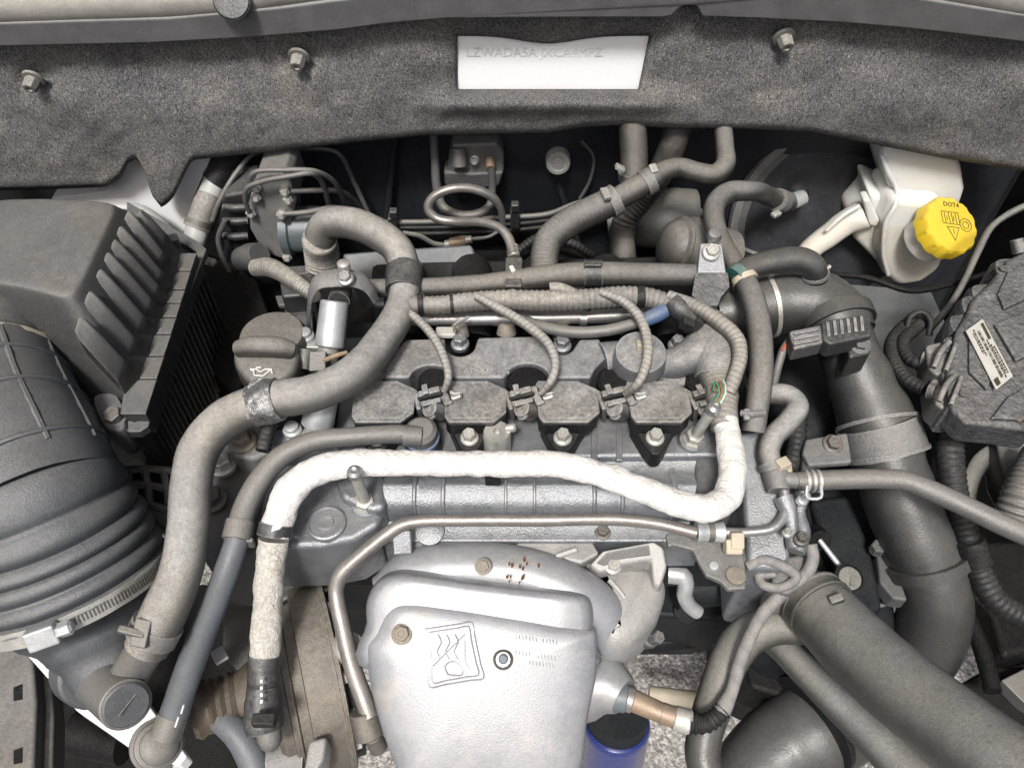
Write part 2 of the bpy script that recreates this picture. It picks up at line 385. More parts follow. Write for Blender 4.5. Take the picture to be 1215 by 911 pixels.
mat('white_dirty', (0.496, 0.504, 0.496), .45, dust=.4, dustcol=(.3, .28, .25), var=.1, bump=.05)
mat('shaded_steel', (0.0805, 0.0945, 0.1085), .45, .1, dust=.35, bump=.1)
mat('trim_grey', (0.124, 0.1264, 0.1304), .55, dust=.7, dustcol=(.36, .35, .325), bump=.25, bscale=900, mott=.5, edge=0.55)
mat('seal_tan', (0.208, 0.2, 0.184), .6, dust=.8, dustcol=(.44, .42, .37), bump=.3, bscale=900)
mat('tank_plastic', (.68, .685, .655), .32, grain=.05, dust=.2, dustcol=(.5, .45, .34), var=.05, vscale=12, bump=.08, sss=.6)
mat('yellow_plastic', (0.731, 0.527, 0.0255), .42, grain=.1, dust=.3, var=.06, bump=.1, dustcol=(.6, .5, .2))
mat('ink_dark', (.06, .045, .02), .6, bump=0)
mat('ink_faint', (.79, .795, .795), .5, bump=0)
mat('ink_white', (.75, .74, .70), .6, bump=0)
mat('sticker', (.56, .55, .49), .5, dust=.4, var=.06, bump=.02)
mat('blue_paint', (.006, .022, .16), .25, grain=.1, dust=.1, bump=.05, coat=.4, var=.1)
mat('blue_hose', (.055, .11, .22), .5, dust=.5, bump=.2)
mat('green_plastic', (.03, .12, .10), .5, dust=.5)
mat('beige_plastic', (.50, .44, .32), .6, dust=.4, bump=.2)
mat('brass_brown', (.33, .24, .16), .5, .5, dust=.4, bump=.2)
mat('brass_dark', (.10, .075, .05), .45, .3, dust=.35, bump=.3)
mat('cast_warm', (.13, .118, .10), .5, .25, dust=.6, dustcol=(.36, .325, .27), bump=.5, edge=.4)
mat('foil_silver', (.40, .40, .40), .3, .85, dust=.3, dustcol=(.4, .385, .35), bump=1.0, bdist=.006, bscale=120, pattern=('wrinkle', 8, 120, .8), patcol=.4)
mat('rust', (.16, .07, .025), .85, bump=.6, bscale=300, var=.5, vscale=200)
mat('firewall_black', (.019, .021, .027), .4, dust=.1, dustcol=(.2, .2, .21), bump=.5, bscale=260, spots=160, spotcol=(.06, .065, .075), spotamt=.3, spec=.4)
mat('booster_black', (.035, .037, .042), .4, dust=.12, dustcol=(.2, .19, .18), bump=.2, bscale=150, spots=120, spotcol=(.09, .09, .09), spotamt=.4, spec=.4)
mat('abs_grey', (0.2025, 0.2025, 0.195), .5, .3, dust=.6, dustcol=(.36, .34, .3), bump=.2, edge=0.55)
mat('motor_blue', (0.112, 0.14, 0.152), .45, .2, dust=.3, bump=.1)
mat('ecu_cast', (0.06, 0.063, 0.069), .45, .35, dust=.65, dustcol=(.34, .33, .31), bump=.9, bdist=.004, bscale=160, spots=30, edge=0.55)
mat('wire_red', (.45, .10, .06), .6, bump=0); mat('wire_green', (.05, .28, .15), .6, bump=0); mat('wire_white', (.6, .6, .56), .6, bump=0)
mat('bonnet_liner', (.05, .05, .05), .8, dust=0)
def fluid_level(z0):
    m = M['tank_plastic']; N, L = m.node_tree.nodes, m.node_tree.links; B = N['Principled BSDF']; lk = B.inputs['Base Color'].links[0]; src = lk.from_socket
    sp = N.new('ShaderNodeSeparateXYZ'); L.new(N.new('ShaderNodeNewGeometry').outputs['Position'], sp.inputs[0])
    L.new(mixc(N, L, mr(N, L, sp.outputs[2], z0 + .001, z0 - .004, 0, .38), src, (.56, .49, .35)), B.inputs['Base Color'])
def felt():
    m, N, L, B = mk('felt'); tc = N.new('ShaderNodeTexCoord'); ob = tc.outputs['Object']
    mp = N.new('ShaderNodeMapping'); mp.inputs['Scale'].default_value = (1, 1, .55); mp.inputs['Rotation'].default_value = (0, .5, 0); L.new(ob, mp.inputs[0])
    a = nz(N, L, mp.outputs[0], 680, 3, .7, 2.0); b = nz(N, L, ob, 11, 6, .65); c = nz(N, L, ob, 1100, 2, .6)
    big = mr(N, L, b, .33, .66)
    dark = mixc(N, L, big, (.034, .035, .040), (.075, .073, .068)); lite = mixc(N, L, big, (.42, .425, .435), (.68, .65, .60))
    f = mth(N, L, 'MULTIPLY', mr(N, L, a, .42, .66), mr(N, L, c, .3, .6, .5, 1))
    L.new(mixc(N, L, f, dark, lite), B.inputs['Base Color']); B.inputs['Roughness'].default_value = 1; B.inputs['Specular IOR Level'].default_value = .1
    bp = N.new('ShaderNodeBump'); bp.inputs['Strength'].default_value = .9; bp.inputs['Distance'].default_value = .003; L.new(a, bp.inputs['Height']); L.new(bp.outputs[0], B.inputs['Normal'])
felt()
def gravel():
    m, N, L, B = mk('gravel'); tc = N.new('ShaderNodeTexCoord'); ob = tc.outputs['Object']
    v = N.new('ShaderNodeTexVoronoi'); v.inputs['Scale'].default_value = 170; v.inputs['Randomness'].default_value = 1; L.new(ob, v.inputs['Vector'])
    a = nz(N, L, ob, 130, 4, .6, .6); b = nz(N, L, ob, 9, 4)
    sp = N.new('ShaderNodeSeparateColor'); L.new(v.outputs['Color'], sp.inputs[0])
    st = mixc(N, L, sp.outputs[0], (.25, .245, .235), (.60, .58, .55))
    col = mixc(N, L, mr(N, L, a, .40, .56), (.13, .126, .12), st)
    L.new(mixc(N, L, mr(N, L, b, .3, .7, 0, .4), col, (.33, .31, .28)), B.inputs['Base Color']); B.inputs['Roughness'].default_value = .9
    bp = N.new('ShaderNodeBump'); bp.inputs['Strength'].default_value = .6; bp.inputs['Distance'].default_value = .004; L.new(mth(N, L, 'SUBTRACT', a, v.outputs['Distance']), bp.inputs['Height']); L.new(bp.outputs[0], B.inputs['Normal'])
gravel()
# ================================================================== SETTING
GZ = -.72
g = MB().add([(-6, -6, GZ), (6, -6, GZ), (6, 6, GZ), (-6, 6, GZ)], [(0, 1, 2, 3)]).build('ground', 'gravel'); struct(g)
g['label'] = 'grey gravelly asphalt ground seen through gaps below the engine'
body = thing('car_body', 'white painted car body shell that walls the engine bay, with black firewall', 'car', (0, .5, GZ))
def wallbox(name, m, x0, x1, y0, y1, z0, z1, parent, bevel=.004):
    return MB().add(*boxm(((x0 + x1) / 2, (y0 + y1) / 2, (z0 + z1) / 2), (x1 - x0, y1 - y0, z1 - z0))).build(name, m, parent, bevel=bevel)
# firewall: a gently embossed sheet
mb = MB(); nx, nzr = 90, 40; vs = []
for j in range(nzr + 1):
    for i in range(nx + 1):
        x = -.8 + 1.6 * i / nx; z = -.62 + .72 * j / nzr
        vs.append((x, .47 + .012 * noise.noise(Vector((x * 5, z * 6, 3))) - .03 * math.exp(-((x - .06) / .12) ** 2 - ((z + .05) / .1) ** 2), z))
mb.add(vs, [(j * (nx + 1) + i, j * (nx + 1) + i + 1, (j + 1) * (nx + 1) + i + 1, (j + 1) * (nx + 1) + i) for j in range(nzr) for i in range(nx)])
mb.build('firewall', 'firewall_black', body, solid=.004)
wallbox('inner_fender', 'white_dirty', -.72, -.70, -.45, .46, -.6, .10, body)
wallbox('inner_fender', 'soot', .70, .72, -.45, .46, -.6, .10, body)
# the raised bonnet above, hinged behind the cowl
bo = Vector((0, .52, .24)); bd_ = Vector((0, -math.cos(R(56)), math.sin(R(56)))); bn_ = Vector((1, 0, 0)).cross(bd_)
bv = []
for j in range(9):
    for i in range(13):
        u = -1 + i / 6; t = j / 8; bv.append(bo + Vector((u * (.74 - .06 * t * t), 0, 0)) + bd_ * (.98 * t) + bn_ * (-.05 * (1 - u * u) * (1 - .4 * t)))
MB().add(bv, [(j * 13 + i, j * 13 + i + 1, (j + 1) * 13 + i + 1, (j + 1) * 13 + i) for j in range(8) for i in range(12)]).build('raised_bonnet', 'bonnet_liner', body, solid=.02)
# white body behind the insulation: cowl panel with the stamped number, and the strut tower corner on the left
cp = MB().prism([P(500, 20, Y(.3775)), P(820, 20, Y(.3775)), P(820, 128, Y(.3775)), P(500, 128, Y(.3775))], (0, .01, 0)).build('cowl_panel', 'white_paint', body, bevel=.002)
a = P(553, 67, Y(.377)); b = P(712, 67, Y(.377))
text_mesh('stamped_number', 'LZWADA5A JXCA4MPZ', 'ink_faint', cp, a + Vector((0, -.0002, 0)), (1, 0, 0), (0, 0, 1), .0145)
st = MB()
tw = smooth_outline([P(*q, Y(.40)) for q in ((60, 236), (120, 228), (148, 205), (150, 185), (200, 170), (250, 178), (232, 230), (222, 268), (208, 290), (180, 275), (150, 255), (100, 246))], 4)
st.prism(tw, (0, .03, 0)).build('strut_tower', 'white_paint', body, bevel=.003)
hose('tower_lip', 'white_dirty', [(140, 246, Y(.37), 12), (168, 250, Y(.37), 14), (190, 265, Y(.37), 15), (212, 288, Y(.37), 12)], body)
plate('frame_rail', 'shaded_steel', [(930, 330), (1105, 345), (1130, 400), (1110, 470), (1000, 420), (930, 380)], -.2, .04, body)  # white body rail; its shade is put into the dark grey-blue
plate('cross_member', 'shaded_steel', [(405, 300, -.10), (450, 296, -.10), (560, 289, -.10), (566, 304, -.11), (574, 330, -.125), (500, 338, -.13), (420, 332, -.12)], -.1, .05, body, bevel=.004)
plate('radiator_support', 'hose_grey', [(1188, 806), (1240, 780), (1240, 850), (1216, 834)], -.32, .02, body)
plate('white_plate', 'white_paint', [(8, 750), (90, 842), (162, 892), (212, 908), (222, 896), (150, 800), (120, 730), (60, 720)], -.18, .02, body)  # white plate filling the lower left gap beside the duct
# ------------------------------------------------------------------ insulation pad with its window
pad = thing('insulation_pad', 'speckled grey felt insulation pad with a cut-out window along the top', 'insulation', P(607, 160, Y(.36)))
BOT = [(-60, 229), (0, 226), (60, 225), (125, 222), (143, 212), (150, 195), (162, 188), (170, 200), (180, 232), (192, 247), (205, 236), (220, 205), (228, 190), (300, 182), (400, 172), (505, 161), (600, 160), (650, 159), (690, 152), (740, 149), (800, 153), (870, 153), (960, 157), (1040, 172), (1120, 188), (1215, 203), (1280, 212)]
def lerp_tab(tab, x):
    for (x0, y0), (x1, y1) in zip(tab, tab[1:]):
        if x <= x1: return y0 + (y1 - y0) * max(0, (x - x0)) / (x1 - x0)
    return tab[-1][1]
CLIPS = [(40, 94), (355, 68), (930, 45)]
def wtop(x): return 43 + 9 * math.exp(-((x - 650) / 45) ** 2)
def wright(py): return 770 - 13 * min(1, max(0, (py - 43) / 63))
def pad_pt(cx, ry):
    """cx column 0..3 (left, window, right), ry row 0..3 (above, window, below)"""
    py0 = 8 if ry < 1 else 0
    xa = -50 + 593 * cx if cx <= 1 else None
    for _ in range(2):
        pyg = 43 if ry <= 1 else (43 + 63 * (ry - 1) if ry <= 2 else 106)
        wr = wright(pyg)
        x = -50 + 593 * cx if cx <= 1 else (543 + (wr - 543) * (cx - 1) if cx <= 2 else wr + (1265 - wr) * (cx - 2))
    wt = wtop(x); bt = lerp_tab(BOT, x)
    py = 8 + (wt - 8) * ry if ry <= 1 else (wt + (106 - wt) * (ry - 1) if ry <= 2 else 106 + (bt - 106) * (ry - 2))
    y = .362 + .006 * noise.noise(Vector((x * .012, py * .02, 1))) + .0022 * noise.noise(Vector((x * .06, py * .06, 4)))
    e = max(0, 1 - (bt - py) / 9); y += .009 * e ** 2
    if 480 < x < 840:
        wdt = min(1, (x - 480) / 60) * min(1, (840 - x) / 60)
        y -= .016 * wdt * math.exp(-((py - 124) / 13) ** 2)
    dx = max(543 - x, x - wright(py), 0); dy = max(43 - py, py - 106, 0); y += .012 * math.exp(-math.hypot(dx, dy) / 7)
    for qx, qy in CLIPS: y += .010 * math.exp(-((x - qx) / 22) ** 2 - ((py - qy) / 16) ** 2) - .006 * math.exp(-((x - qx) / 55) ** 2 - ((py - qy - 26) / 22) ** 2)
    y -= .010 * math.exp(-((x - 1000) / 200) ** 2 - ((py - 130) / 30) ** 2) + .010 * math.exp(-((x - 260) / 130) ** 2 - ((py - 150) / 40) ** 2)
    return P(x, py, Y(y))
cs = [i / 118 for i in range(118)] + [1 + i / 30 for i in range(30)] + [2 + i / 80 for i in range(81)]
rs = [i / 8 for i in range(8)] + [1 + i / 12 for i in range(12)] + [2 + i / 26 for i in range(27)]
vs = [pad_pt(c, r) for r in rs for c in cs]; n = len(cs); fs = []
for j in range(len(rs) - 1):
    for i in range(n - 1):
        if 1 <= cs[i] < 2 and 1 <= rs[j] < 2: continue
        fs.append((j * n + i, (j + 1) * n + i, (j + 1) * n + i + 1, j * n + i + 1))
MB().add(vs, fs).build('felt', 'felt', pad, solid=.009, sharp=180)
for qx, qy in CLIPS:
    p, k = W(qx, qy, Y(.355)); ax = Vector((-.1 if qx < 500 else .12, -.9, -.28)).normalized()
    f = MB().lathe(p - ax * .003, ax, [(.010, 0), (.0125, .002), (.0115, .0045), (.008, .0055)], 20).build('fastener', 'conduit', pad)
    MB().lathe(p, ax, [(.0085, 0), (.0078, .013), (.0065, .015), (.0035, .015), (.003, .013)], 8).build('fastener_stem', 'conduit', f)
# ------------------------------------------------------------------ cowl trim over it
trim = thing('cowl_trim', 'dusty grey plastic cowl trim strip running across the top edge', 'trim', P(607, 20, Y(.34)))
low = [(-40, 57), (0, 56), (90, 54), (180, 52), (290, 46), (400, 37), (460, 29), (530, 23), (650, 22), (786, 22), (797, 20), (806, 11), (812, 8), (826, 8), (830, 14), (833, 21), (900, 23), (1000, 28), (1080, 35), (1150, 43), (1215, 51), (1260, 56)]
upp = [(1260, 24), (1215, 18), (1150, 8), (1090, -2), (1000, -12), (800, -25), (600, -20), (420, -2), (330, 10), (200, 22), (90, 25), (0, 28), (-40, 28)]
tr = MB().prism([P(x, y, Y(.338)) for x, y in low] + [P(x, y, Y(.331)) for x, y in upp], (0, .05, .012)).build('strip', 'trim_grey', trim, bevel=.0025)
hose('weather_seal', 'seal_tan', [(-60, 12, Y(.345), 34), (90, 8, Y(.345), 34), (260, 0, Y(.345), 34), (420, -22, Y(.345), 34), (600, -44, Y(.345), 34), (900, -44, Y(.345), 34), (1090, -20, Y(.345), 34), (1215, 2, Y(.345), 34), (1270, 12, Y(.345), 34)], trim)
p, k = W(277, 5, Y(.328)); MB().lathe(p + Vector((0, .004, 0)), (0, -1, .75), [(.011, 0), (.0185, .003), (.019, .008), (.017, .010), (.01, .0105)], 24).build('rubber_plug', 'black_plastic', trim)
# ================================================================== LEFT SIDE
# ------------------------------------------------------------------ air filter box
ab = thing('air_filter_box', 'dusty dark grey plastic air filter box with slanted fins at left', 'air filter', P(60, 480, -.2))
TZ, FZ = .07, -.03
top = [P(-90, 232, TZ), P(120, 237, TZ), P(139, 242, TZ), P(130, 262, TZ), P(108, 310, TZ), P(88, 352, TZ), P(70, 352, TZ), P(20, 336, TZ), P(-90, 326, TZ)]
# base ring of the lid on the flange
rim = [P(-90, 236, -.0), P(150, 246, .03), P(236, 292, FZ), P(222, 335, FZ), P(205, 388, FZ), P(188, 446, FZ), P(172, 497, FZ), P(126, 470, FZ), P(-90, 420, FZ)]
mid = [a.lerp(b, .12) + Vector((0, 0, .001)) for a, b in zip(top, rim)]
top2 = [v + (sum(top, Vector()) / len(top) - v) * .06 + Vector((0, 0, .0015)) for v in top]
mb = MB(); n = len(top)
rim0 = [v - Vector((0, 0, .02)) for v in rim]
vs = rim0 + rim + mid + top + top2; fs = []
for L in range(4):
    for i in range(n): fs.append((L * n + i, L * n + (i + 1) % n, (L + 1) * n + (i + 1) % n, (L + 1) * n + i))
fs.append(tuple(4 * n + i for i in range(n)))
mb.add(vs, fs); lid = mb.build('lid', 'airbox_plastic', ab, sub=2, fixn=True)
FINS = [((167, 258), (204, 300)), ((153, 258), (200, 322)), ((143, 276), (199, 344)), ((136, 292), (195, 360)), ((128, 307), (187, 377)), ((119, 327), (178, 397)), ((107, 353), (168, 423)), ((96, 384), (157, 450))]
def slope_z(px, py):                        # height of the lid's right flank under a pixel
    a, b, c = top[3], top[5], rim[4]; nn = (b - a).cross(c - a); d = P(px, py, 0) - CAM
    return (CAM + d * (nn.dot(a - CAM) / nn.dot(d)))
for (sx, sy), (ex, ey) in FINS:
    a = slope_z(sx, sy) + Vector((0, 0, .004)); b = slope_z(ex, ey) + Vector((0, 0, .012)); dr = (b - a); dr.z = 0; dr.normalize(); sd = Vector((-dr.y, dr.x, 0))
    L = (b - a).length; prof = []
    pts = []
    for t, hh, w in ((0, .001, .003), (.05, .006, .006), (.16, .011, .0078), (.5, .014, .0085), (.98, .012, .009), (1, .009, .009)):
        q = a.lerp(b, t); pts.append((q, hh, w))
    mbf = MB(); rings = []
    for q, hh, w in pts:
        rings.append([q + sd * (w * .95) - Vector((0, 0, .022)), q + sd * (w * .75) + Vector((0, 0, hh * .1)), q + sd * (w * .4) + Vector((0, 0, hh * .92)), q + sd * (w * .12) + Vector((0, 0, hh)), q - sd * (w * .3) + Vector((0, 0, hh * .8)), q - sd * (w * 1.5) + Vector((0, 0, -.001)), q - sd * (w * 1.6) - Vector((0, 0, .022))])
    mbf.loft(rings).build('fin', 'airbox_plastic', lid, sharp=50, fixn=True)
# stepped ledge where the fins end
def flx(y): return 233 - 62 * (y - 298) / 196
for i, ((sx, sy), (ex, ey)) in enumerate(FINS):
    ny = FINS[i + 1][1][1] if i < 7 else 492; nx_ = FINS[i + 1][1][0] if i < 7 else 150
    o_ = [(ex - 8, ey), (flx(ey) + 1, ey), (flx(ny) + 1, ny - 1.2), (nx_ - 8, ny - 1.2)]
    plate('ledge', 'airbox_plastic', o_, FZ + .016 - .0006 * (i % 2), .03, lid, bevel=.0012)
fl = [(150, 238), (238, 288), (245, 295), (226, 345), (208, 398), (192, 452), (176, 505), (166, 512), (152, 512), (138, 500), (120, 470)]
fi = [(126, 462), (146, 492), (160, 500), (168, 494), (183, 444), (199, 390), (217, 338), (233, 298), (150, 250)]
MB().prism([P(x, y, FZ + .004) for x, y in fl + fi], (0, 0, -.010)).build('flange', 'airbox_plastic', ab, bevel=.0018)
lowb = [P(x, y, FZ - .006) for x, y in ((-90, 250), (150, 246), (230, 292), (196, 400), (168, 500), (150, 505), (120, 480), (-90, 440))]
lb = MB().prism(lowb, (.0, 0, -.20), .93).build('lower_case', 'black_plastic', ab, bevel=.005)
for i in range(22):
    t = i / 21; q = P(233 - 62 * t, 304 + 184 * t, FZ - .009)
    q2 = q + Vector((-.007, 0, -.155)); fr = frame(Vector((0, 0, -1)), (1, .25, 0))
    MB().add(*boxm((q + q2) / 2, (.155, .0028, .009), fr)).build('rib', 'black_plastic', lb, bevel=.0008)
cyl('latch_boss', 'airbox_plastic', (136, 492, -.02, 30), (158, 525, -.075, 32), ab)
bolt('bolt_dark', 135, 493, -.018, 22, ab, (-.15, -.25, 1), name='screw', washer=False)
pillow('boss_pad', 'airbox_plastic', [(110, 470), (140, 468), (150, 505), (132, 512), (118, 500)], -.022, [(0, -.03), (0, -.003), (.002, 0)], ab, n=3)
block('clip', 'airbox_plastic', (192, 284, .0), (210, 280, .0), 14, .015, ab)
hose('outlet_neck', 'airbox_plastic', [(-26, 345, .02, 160), (-26, 370, .015, 165), (-24, 432, -.0, 168)], ab, seg=40)
block('cable_clip', 'zinc', (232, 303, -.05), (254, 310, -.05), 9, .006, ab)
# ------------------------------------------------------------------ rubber intake duct
du = thing('intake_duct', 'large grey rubber intake duct with bellows and worm clamp at lower left', 'duct', P(90, 700, -.2))
hose('collar', 'airbox_plastic', [(-24, 428, .0, 176), (-21, 450, -.004, 182)], du, seg=48)
hose('collar_ring', 'beige_plastic', [(-22.5, 438, -.002, 187), (-22, 443, -.003, 187)], du, seg=48)
up_ = hose('upper_sleeve', 'duct_rubber', [(-22, 446, -.0, 178), (-8, 485, -.004, 186), (16, 540, -.012, 196), (44, 600, -.029, 202)], du, seg=36)
def on_tube(spec, f, ang, lift=0):
    """point on a tube at length fraction f; ang from the side facing the camera"""
    pts_, rad_ = spline(path(spec), .004); i = min(len(pts_) - 2, max(1, int(f * (len(pts_) - 1)))); c_ = pts_[i]; t_ = (pts_[i + 1] - pts_[i - 1]).normalized()
    w_ = CAM - c_; w_ = (w_ - t_ * w_.dot(t_)).normalized(); return c_ + (w_ * math.cos(R(ang)) + t_.cross(w_) * math.sin(R(ang))) * (rad_[i] + lift)
SL = [(-22, 446, -.0, 178), (-8, 485, -.004, 186), (16, 540, -.012, 196), (44, 600, -.029, 202)]
for ang in (-58, -22, 14, 50, 80): 
    pl = [(on_tube(SL, f, ang, -.002), .0034) for f in (.08, .25, .45, .65, .85)]; hose('rib', 'duct_rubber', pl, up_, seg=8, world=True)
for f in (.22, .5, .8):
    pl = [(on_tube(SL, f, a_, -.0012), .0030) for a_ in range(-90, 91, 12)]; hose('cross_rib', 'duct_rubber', pl, up_, seg=8, world=True)
pts, rad = spline(path([(40, 591, -.026, 198), (47, 606, -.032, 202), (69, 652, -.062, 210), (89, 693, -.090, 212)]), .0012)
L = 0
for i in range(len(pts)):
    if i: L += (pts[i] - pts[i - 1]).length
    rad[i] *= 1 + .10 * (abs(math.sin(math.pi * L / .0158)) ** .5 - .66)
MB().tube(pts, rad, 64).build('bellows', 'duct_rubber', du, sharp=80)
lp = hose('lower_sleeve', 'duct_rubber', [(86, 687, -.086, 204), (97, 710, -.101, 200), (106, 730, -.112, 164), (117, 758, -.124, 120), (127, 786, -.134, 94), (133, 804, -.14, 86)], du, seg=48)
cb = hose('worm_clamp', 'zinc', [(87, 689, -.0870, 217), (95, 706, -.0985, 215)], du, seg=64, step=.01)
(p1, r1), (p2, r2) = path([(87, 689, -.0870, 217), (95, 706, -.0985, 215)]); ax = (p2 - p1).normalized(); c = (p1 + p2) / 2; tow = (CAM - c); tow = (tow - ax * tow.dot(ax)).normalized(); sdv = ax.cross(tow)
for i in range(34):          # slots of the worm band
    a = R(-52 + i * 2.05); d = tow * math.cos(a) + sdv * math.sin(a)
    MB().add(*boxm(c + d * (r1 + .0001), (.0065, .0012, .0016), frame(ax, d))).build('slot', 'bolt_dark', cb)
q, k = W(16, 742, -.0); d = (q - c); d = (d - ax * d.dot(ax)).normalized(); q = c + d * (r1 + .006)
MB().add(*boxm(q, (.017, .024, .012), frame(ax, d))).build('screw_housing', 'zinc_pale', cb, bevel=.002)
tg = ax.cross(d); tg = tg if tg.x > 0 else -tg
MB().lathe(q + tg * .008, tg, [(.005, 0), (.0062, .002), (.0062, .013), (.004, .015)], 6).build('screw', 'zinc_pale', cb)
# ------------------------------------------------------------------ breather tee under the duct
te = thing('breather_tee', 'grey plastic tee fitting with round end cap below the intake duct', 'fitting', P(150, 838, -.16))
cyl('flange', 'duct_rubber', (106, 790, -.165, 88), (116, 800, -.150, 84), te)
cyl('barrel', 'hose_grey', (112, 798, -.150, 62), (150, 836, -.098, 60), te, bev=.06)
cyl('end_cap', 'duct_rubber', (149, 835, -.0985, 54), (150.5, 837, -.0965, 54), te)
hose('cap_line', 'hose_grey', [(140, 850, -.0945, 1.6), (162, 822, -.0945, 1.6)], te, seg=6)
cyl('branch', 'hose_grey', (146, 812, -.118, 44), (178, 762, -.075, 44), te)
# ------------------------------------------------------------------ big coolant hose
h1 = thing('coolant_hose', 'long tan dusty coolant hose arching over the engine and down the left', 'hose', P(180, 760, -.12))
hose('upper_hose', 'hose_dusty', [(379, 284, .02, 36), (386, 268, .035, 37), (410, 264, .045, 38), (445, 276, .05, 38), (472, 297, .045, 38), (480, 325, .035, 38), (478, 360, .028, 38), (455, 402, .03, 40), (418, 444, .035, 44), (372, 466, .035, 45), (330, 473, .03, 45)], h1, rough=.02, step=.003)
hose('lower_hose', 'hose_dusty', [(345, 470, .03, 44), (310, 478, .025, 46), (268, 497, .02, 48), (238, 530, .01, 48), (227, 575, .0, 48), (224, 625, -.015, 49), (214, 680, -.03, 50), (194, 728, -.05, 54), (174, 768, -.072, 52)], h1, rough=.015, step=.003)
hose('bellows_end', 'conduit', [(383, 322, -.035, 38), (382, 302, -.012, 40), (379, 284, .02, 39)], h1, corr=(.06, .0055))
hose('foil_sleeve', 'foil_silver', [(331, 473, .031, 50), (300, 482, .024, 51)], h1, rough=.10, step=.0015, seg=40)
hose('foil_tail', 'foil_silver', [(320, 455, .035, 34), (312, 470, .03, 40), (316, 484, .028, 44)], h1, rough=.12, step=.002, flat=.5)
c1 = hose('spring_clamp', 'cast_dusty', [(188, 739, -.057, 61), (179, 757, -.066, 60)], h1, step=.01)
block('tab', 'hose_grey', (140, 744, -.035), (172, 752, -.04), 9, .006, c1)
block('buckle', 'hose_grey', (170, 734, -.035), (162, 768, -.045), 20, .006, c1)
hose('collar', 'black_plastic', [(481, 318, .036, 44), (478, 346, .030, 44)], h1, rough=.04)
block('collar_lug', 'black_plastic', (490, 342, .03), (500, 352, .03), 12, .02, h1)
# ------------------------------------------------------------------ thin breather hose with blue-grey tail
h2 = thing('vent_hose', 'slim grey hose from the cover fitting down to a ball joint end', 'hose', P(190, 880, -.18))
hose('upper_hose', 'hose_grey', [(500, 516, -.008, 22), (470, 515, -.005, 23), (420, 518, -.003, 23), (370, 524, -.005, 24), (332, 543, -.01, 26), (305, 575, -.018, 28), (290, 605, -.025, 29), (284, 628, -.03, 30)], h2)
hose('collar', 'hose_grey', [(286, 618, -.028, 35), (281, 640, -.033, 36)], h2, step=.02)
block('collar_lip', 'hose_grey', (265, 637, -.03), (300, 640, -.03), 6, .012, h2)
hose('lower_hose', 'hose_blue', [(283, 636, -.032, 28), (268, 680, -.05, 30), (245, 740, -.085, 32), (222, 800, -.12, 33), (205, 852, -.15, 34)], h2, seg=24)
q, k = W(188, 884, -.17); axb = (CAM - q).normalized(); axb = (axb + Vector((.25, -.1, .2))).normalized()
je = MB().lathe(q - axb * .02, axb, [(.018, 0), (.0225, .006), (.0225, .016), (.020, .018), (.0195, .022), (.016, .024), (.0155, .027), (.011, .031), (.004, .032)], 36).build('end_joint', 'hose_grey', h2)
for y0, y1, x0, x1 in ((836, 846, 212, 209), (850, 862, 206, 202)): hose('paint_mark', 'ink_white', [(x0 + 6, y0, -.118, 2.4), (x1 + 6, y1, -.124, 2.4)], h2, seg=6)
hose('end_sleeve', 'hose_grey', [(206, 848, -.148, 36), (196, 874, -.158, 35)], h2)
tag(hose('lower_coolant_hose', 'hose_blue', [(232, 815, -.2, 26), (248, 840, -.2, 30), (280, 868, -.2, 33), (300, 900, -.21, 36), (310, 935, -.22, 36)]), 'short smooth blue-grey hose curving off the bottom edge, left', 'hose')
# ------------------------------------------------------------------ fan shroud
fs_ = thing('fan_shroud', 'dusty brown plastic fan shroud in the bottom left corner', 'shroud', P(30, 860, -.3))
plate('rail', 'hose_brown', [(-20, 752), (38, 758), (44, 830), (40, 930), (-20, 930)], -.24, .03, fs_, bevel=.005)
plate('lip', 'hose_brown', [(36, 760), (58, 770), (64, 850), (62, 935), (40, 935)], -.26, .03, fs_, bevel=.004)
for y0 in (815, 890): plate('slot', 'soot', [(16, y0), (26, y0 - 4), (26, y0 + 14), (16, y0 + 16)], -.239, .004, fs_, bevel=0)
tag(hose('fan_motor', 'soot', [(88, 868, -.42, 52), (150, 880, -.42, 52)], seg=28), 'dark brown round fan motor deep in the lower left corner', 'motor')
# ================================================================== ENGINE
# ------------------------------------------------------------------ block, timing end and gearbox below everything
eb = thing('engine_block', 'dark cast engine block below the valve cover', 'engine', P(640, 620, -.5))
def slab(name, m, out, z, th, parent, bevel=.006, taper=1.0): return plate(name, m, out, z, th, parent, bevel, taper)
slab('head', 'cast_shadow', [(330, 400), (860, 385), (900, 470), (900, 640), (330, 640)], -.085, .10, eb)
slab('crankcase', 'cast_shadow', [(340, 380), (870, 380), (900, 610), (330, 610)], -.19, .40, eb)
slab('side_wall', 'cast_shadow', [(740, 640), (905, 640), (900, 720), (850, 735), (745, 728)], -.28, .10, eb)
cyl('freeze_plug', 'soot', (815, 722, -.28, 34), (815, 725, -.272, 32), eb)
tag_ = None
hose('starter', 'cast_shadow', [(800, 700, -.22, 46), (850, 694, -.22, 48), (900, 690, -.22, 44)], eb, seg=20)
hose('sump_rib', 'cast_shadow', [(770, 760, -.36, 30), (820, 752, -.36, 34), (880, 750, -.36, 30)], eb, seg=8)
slab('rear_apron', 'soot', [(270, 300), (880, 290), (880, 400), (270, 420)], -.22, .3, eb)
